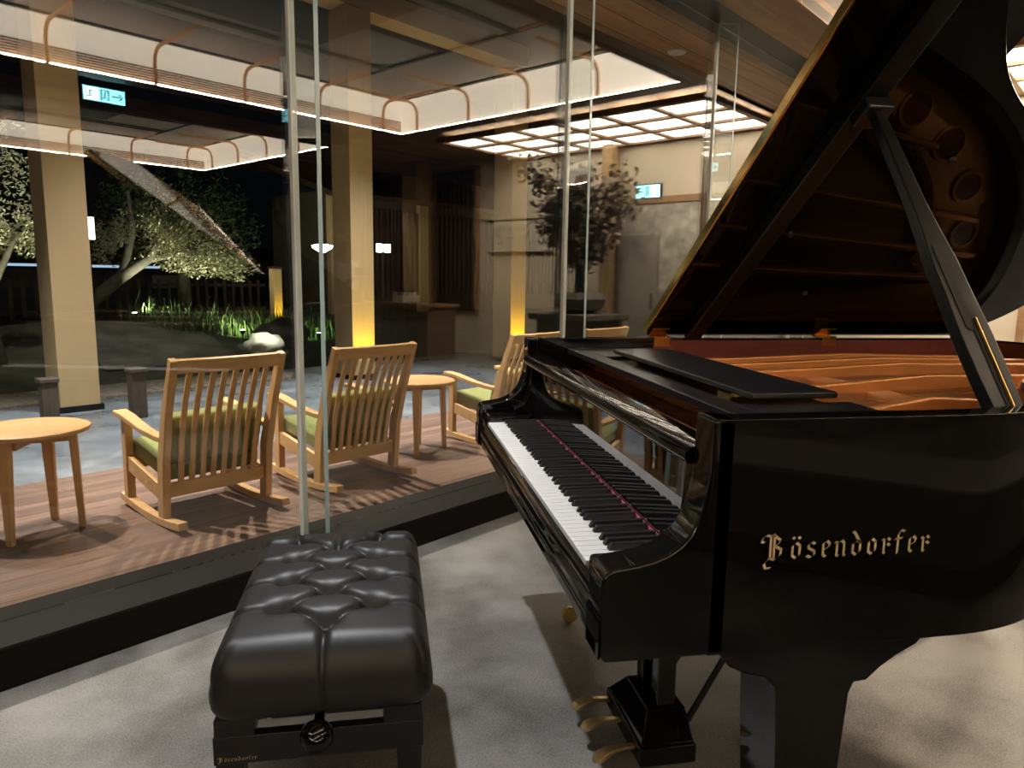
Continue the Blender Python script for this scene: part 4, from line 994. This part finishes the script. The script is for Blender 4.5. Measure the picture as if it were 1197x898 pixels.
tree('tall dark evergreen tree behind the spreading olive', (6.3, 13.0, 0.2), [([(0, 0, 0), (0, 0, 1.4), (0.1, 0, 2.6)], 0.15, 0.06)],
     [(0, 0, 2.5, 1.5, 1.0, 0.9, 1.2), (-0.7, 0.2, 2.3, 0.9, 0.8, 0.8, 0.6), (0.9, 0, 2.0, 0.9, 0.7, 0.7, 0.7)], 2200, M['leaf_dark'], 0.11, 9)
# garden lights
def glight(label, s_, m_, z_, target, power, size=75, col=(1.0, 0.95, 0.72)):
    t = thing('garden_spotlight', label, 'lamp', F(s_, m_, z_), THETA, 'garden spotlights among the planting')
    v = MB(); v.lathe([(0.012, 0), (0.012, 0.10), (0.035, 0.11), (0.045, 0.17), (0.040, 0.17)], (0, 0, 0), 'z', 14); v.obj('housing', M['dark'], t)
    v = MB(); v.lathe([(0.038, 0.171), (0.036, 0.178), (0.001, 0.180)], (0, 0, 0), 'z', 14); v.obj('lens', M['lamp_white'], t)
    spot('garden_spotlight_beam', F(s_, m_, z_+0.22), F(*target), power, col, size, 0.8, 0.04)
glight('small bright garden spotlight below the olive at the left', 1.55, 7.6, gz(1.55, 7.6), (1.9, 8.4, 2.2), 420, 100)
glight('small bright garden spotlight on the mound behind the column', 4.15, 10.0, gz(4.15, 10.0), (5.3, 10.5, 1.5), 420, 100)
glight('garden spotlight lighting the grass clump beside the pale rock', 5.5, 9.05, gz(5.5, 9.05), (5.7, 9.6, 0.5), 60, 120, (0.95, 1.0, 0.55))
glight('small garden spotlight right of the pale rock', 6.95, 9.0, gz(6.95, 9.0), (7.2, 9.6, 0.4), 30, 120, (0.8, 1.0, 0.5))
# grass clump, rocks
t = None
v = MB(); rg = random.Random(21)
for k in range(1500):
    s_ = rg.uniform(4.3, 8.2); m_ = rg.uniform(9.25, 11.2); z_ = gz(s_, m_); h_ = rg.uniform(0.15, 0.38)*(1.5 if rg.random() < 0.2 else 1)
    a = rg.uniform(0, 2*PI); lean = rg.uniform(0.1, 0.5)*h_; w_ = 0.012
    p0 = Vector((s_, m_, z_)); p1 = p0+Vector((math.cos(a)*lean*0.4, math.sin(a)*lean*0.4, h_*0.7)); p2 = p0+Vector((math.cos(a)*lean, math.sin(a)*lean, h_))
    sd = Vector((math.sin(a), -math.cos(a), 0))*w_
    q = [v.bm.verts.new(x) for x in (p0-sd, p0+sd, p1+sd*0.7, p1-sd*0.7)]; v.bm.faces.new(q)
    e_ = v.bm.verts.new(p2); v.bm.faces.new([q[3], q[2], e_])
tag(v.obj('grass', M['grass'], mw=FR), 'long green grass growing round the garden rocks', 'grass', None, 'stuff')
v = MB(); v.ico((0, 0, 0.12), 0.28, 3, (1.1, 0.8, 0.62), 0.35, 2)
tag(flat_smooth(v.obj('rock', M['pale_rock'], mw=FR @ Matrix.Translation((5.42, 8.2, gz(5.42, 8.2)-0.02))), 50), 'pale garden rock lit white beside the grass clump', 'rock')
v = MB(); v.ico((0, 0, 0.18), 0.42, 3, (1.1, 0.8, 0.66), 0.35, 5)
tag(flat_smooth(v.obj('rock', M['rock'], mw=FR @ Matrix.Translation((6.05, 8.75, gz(6.05, 8.75)-0.02))), 50), 'dark rounded garden rock behind the pale rock', 'rock')
v = MB(); v.ico((0, 0, 0.12), 0.20, 3, (0.8, 0.7, 0.95), 0.3, 8)
tag(flat_smooth(v.obj('rock', M['pale_rock'], mw=FR @ Matrix.Translation((9.6, 6.7, -0.17))), 50), 'small upright rock on the paving beyond the side table', 'rock')
spot('rock_glow', F(5.35, 7.5, 1.0), F(5.42, 8.2, 0.05), 70, (1.0, 1.0, 0.8), 40, 0.8, 0.03)
spot('rock_accent', F(9.6, 6.2, 1.6), F(9.6, 6.7, 0), 12, (1.0, 0.9, 0.4), 40, 0.7, 0.03)
# fence
t = thing('fence', 'low dark picket fence along the back of the garden', 'fence', F(0, 14.5, 0.2), THETA)
v = MB()
for k in range(84):
    x = -9.5+k*0.22; v.box(x, x+0.07, -0.015, 0.015, 0, 0.88)
v.obj('picket', M['dark_slat'], t)
v = MB(); v.box(-9.6, 9.0, 0.016, 0.05, 0.15, 0.22); v.box(-9.6, 9.0, 0.016, 0.05, 0.72, 0.79); v.obj('rail', M['dark_slat'], t)
# low building across the garden with a pale eave strip
t = thing('garden_pavilion', 'low dark pavilion with a pale blue lit eave behind the fence', 'building', F(8, 22, 0.3), THETA)
MB().box(-10, 14, 0.5, 3.5, 0, 1.7).obj('wall', M['taupe'], t)
v = MB(); v.prism([(-0.6, 1.15), (0.0, 1.02), (3.8, 1.9), (3.8, 2.0), (-0.1, 1.28)], -10.5, 14.5, lambda a, b, c: (c, a, b)); v.obj('roof', M['dark_slat'], t)
v = MB(); v.box(-10.4, 1.2, -0.62, -0.58, 1.06, 1.13); v.obj('eave_light', M['blue_strip'], t)
for x in (-7, -4, -1, 2): MB().box(x-0.6, x+0.6, 0.47, 0.50, 0.2, 0.85).obj('window_panel', M['paper'], t)
# yellow lit timber post near the grass
t = thing('garden_post', 'short timber post lit yellow behind the grass clump', 'post', F(7.9, 12.1, gz(7.9, 12.1)), THETA)
MB().box(-0.1, 0.1, -0.1, 0.1, 0, 1.2).obj('post', M['column'], t, bevel=0.008); MB().box(-0.12, 0.12, -0.12, 0.12, 1.2, 1.25).obj('cap', M['dark_slat'], t, bevel=0.008)
spot('post_uplight', F(7.85, 11.7, 0.25), F(7.9, 12.1, 0.6), 14, (1.0, 0.72, 0.05), 70, 0.9, 0.03)
# lantern on a pale wall and two street lamps
t = thing('wall_lantern', 'rectangular white lantern on the tall wall right of the left column', 'lamp', F(3.55, 10.0, 1.72), THETA)
MB().box(-0.075, 0.075, -0.05, 0.0, 0, 0.34).obj('shade', M['lamp_lantern'], t, bevel=0.006)
v = MB(); v.box(-0.09, 0.09, -0.06, 0.01, -0.02, 0.0); v.box(-0.09, 0.09, -0.06, 0.01, 0.34, 0.36); v.box(-0.015, 0.015, 0.0, 0.05, -1.95, 0.36); v.obj('bracket', M['dark'], t)
for s_, m_, z_, lb, dbl in ((9.05, 12.0, 1.80, 'white round street lamp right of the nearest glass fin', False), (10.8, 12.0, 1.86, 'twin white street lamp right of the yellow column', True)):
    t = thing('street_lamp', lb, 'lamp', F(s_, m_, 0.1), THETA, 'small lamps in the dark behind the columns')
    v = MB(); v.tube([(0, 0, -0.1), (0, 0, z_-0.17)], 0.03, 8); v.obj('pole', M['dark'], t)
    if dbl:
        for x in (-0.12, 0.12): MB().box(x-0.075, x+0.075, -0.05, 0.05, z_-0.15, z_+0.05).obj('globe', M['lamp_white'], t, bevel=0.02)
        MB().box(-0.2, 0.2, -0.03, 0.03, z_-0.18, z_-0.155).obj('arm', M['dark'], t)
    else:
        v = MB(); v.lathe([(0.05, z_-0.16), (0.22, z_-0.06), (0.24, z_+0.0), (0.10, z_+0.03), (0.001, z_+0.03)], (0, 0, 0), 'z', 18); v.obj('globe', M['lamp_white'], t)
# dark slatted building beyond the columns
t = thing('slatted_building', 'dark slatted building with plank eaves beyond the columns', 'building', F(13, 13.5, -0.2), THETA)
MB().box(-2.6, 8, 0.1, 3.0, 0, 3.6).obj('wall', M['taupe'], t)
v = MB()
for k in range(56): v.box(-2.55+k*0.185, -2.47+k*0.185, 0.0, 0.09, 0.9, 3.2)
v.obj('slat', M['dark_slat'], t)
v = MB()
for x in (-2.6, 0.4, 3.6): v.box(x-0.16, x+0.16, -0.06, 0.099, 0, 3.6)
v.obj('pier', M['column'], t)
v = MB(); v.prism([(-1.0, 3.3), (3.2, 4.6), (3.2, 4.75), (-1.05, 3.42)], -3.4, 8.6, lambda a, b, c: (c, a, b)); v.obj('roof', M['dark_slat'], t)

# ------------------------------------------------------------------ person standing in the lobby (mirrored faintly in the glass)
def skin(name, verts, edges, radii, mat, parent=None, root=0, sub=2):
    me = bpy.data.meshes.new(name); me.from_pydata([Vector(q) for q in verts], edges, []); me.materials.append(mat)
    o = bpy.data.objects.new(name, me); COL.objects.link(o)
    if parent is not None: o.parent = parent
    m_ = o.modifiers.new('skin', 'SKIN'); m_.use_smooth_shade = True
    for k, r_ in enumerate(radii):
        sv = me.skin_vertices[0].data[k]; sv.radius = (r_, r_) if not isinstance(r_, tuple) else r_; sv.use_root = (k == root)
    sb = o.modifiers.new('sub', 'SUBSURF'); sb.levels = sub; sb.render_levels = sub
    return o
pv, pe, pr_ = [], [], []
def J(p_, r_, frm=None):
    pv.append(p_); pr_.append(r_); i = len(pv)-1
    if frm is not None: pe.append((frm, i))
    return i
pelvis = J((0, 0, 0.88), (0.14, 0.10)); waist = J((0, 0.01, 1.02), (0.125, 0.09), pelvis); chest = J((0, 0.0, 1.22), (0.145, 0.10), waist); neck0 = J((0, -0.01, 1.35), (0.07, 0.06), chest)
neck1 = J((0, 0.0, 1.41), 0.048, neck0); hd0 = J((0, 0.012, 1.47), (0.066, 0.076), neck1); hd1 = J((0, 0.012, 1.55), (0.074, 0.088), hd0); hd2 = J((0, 0.0, 1.605), (0.055, 0.066), hd1)
nose = J((0, 0.106, 1.50), 0.010, hd0)
for sx in (-1, 1):
    h_ = J((sx*0.085, 0, 0.82), 0.085, pelvis); kn = J((sx*0.09, 0.01, 0.46), 0.055, h_); an = J((sx*0.09, -0.02, 0.09), 0.036, kn); to = J((sx*0.10, 0.13, 0.035), 0.034, an)
    sh = J((sx*0.165, -0.005, 1.30), 0.052, neck0); el = J((sx*0.21, 0.02, 1.06), 0.038, sh); wr = J((sx*0.10, 0.21, 1.15), 0.026, el); pa = J((sx*0.055, 0.265, 1.185), (0.030, 0.018), wr)
    for k in range(4):
        fx = sx*(0.075-0.016*k); ln = (0.052, 0.062, 0.058, 0.046)[k]
        a = J((fx*0.8, 0.285, 1.20+0.004*k), 0.009, pa); b = J((fx*0.7, 0.285+ln*0.4, 1.215), 0.008, a); J((fx*0.45, 0.285+ln*0.3, 1.215+ln*0.45), 0.007, b)
    th_ = J((sx*0.03, 0.265, 1.205), 0.010, pa); J((sx*0.015, 0.285, 1.235), 0.008, th_)
person = skin('person', pv, pe, pr_, M['skin'])
person.location = F(3.66, -3.16, 0); person.rotation_euler = (0, 0, THETA)
tag(person, 'person in white shirt and dark trousers standing with raised hands, mirrored on the yellow column', 'person')
sv_ = [(0, 0, 0.86), (0, 0.01, 1.02), (0, 0, 1.22), (0, -0.01, 1.345)]; se = [(0, 1), (1, 2), (2, 3)]; sr = [(0.165, 0.125), (0.15, 0.112), (0.165, 0.118), (0.09, 0.075)]
for sx in (-1, 1):
    n_ = len(sv_); sv_ += [(sx*0.17, -0.005, 1.298), (sx*0.212, 0.02, 1.07)]; sr += [0.066, 0.055]; se += [(3, n_), (n_, n_+1)]
skin('shirt', sv_, se, sr, M['white_shirt'], person)
tv_ = [(0, 0, 0.93), (0, 0, 0.85)]; te = [(0, 1)]; tr2 = [(0.145, 0.11), (0.15, 0.115)]
for sx in (-1, 1):
    n_ = len(tv_); tv_ += [(sx*0.09, 0, 0.76), (sx*0.093, 0.01, 0.46), (sx*0.093, -0.02, 0.10)]; tr2 += [0.098, 0.072, 0.062]; te += [(1, n_), (n_, n_+1), (n_+1, n_+2)]
skin('trousers', tv_, te, tr2, M['trousers'], person)
for sx in (-1, 1):
    skin('shoe', [(sx*0.09, -0.055, 0.04), (sx*0.092, 0.02, 0.045), (sx*0.10, 0.15, 0.038)], [(0, 1), (1, 2)], [0.042, 0.046, 0.040], M['dark'], person)
    v = MB(); v.ico((sx*0.030, 0.098, 1.535), 0.012, 2); flat_smooth(v.obj('eye', M['dark'], person), 180)
    v = MB(); v.ico((sx*0.083, 0.0, 1.515), 0.028, 2, (0.35, 0.7, 1.1)); flat_smooth(v.obj('ear', M['skin'], person), 180)
v = MB(); v.bar((-0.024, 0.104, 1.455), (0.024, 0.104, 1.455), 0.008, 0.008); v.obj('mouth', M['felt'], person, bevel=0.003)
skin('hair', [(0, -0.05, 1.46), (0, -0.045, 1.55), (0, -0.012, 1.625)], [(0, 1), (1, 2)], [(0.070, 0.05), (0.088, 0.07), (0.070, 0.078)], M['hair'], person)
t = thing('phone', 'dark phone held up in both hands of the person in the white shirt', 'phone', person.location+Vector((0, 0, 1.24)), THETA)
MB().box(-0.075, 0.075, 0.325, 0.333, -0.01, 0.065).obj('body', M['dark'], t, bevel=0.004)
MB().box(-0.07, 0.07, 0.3235, 0.3245, -0.006, 0.061).obj('screen', M['satin'], t)
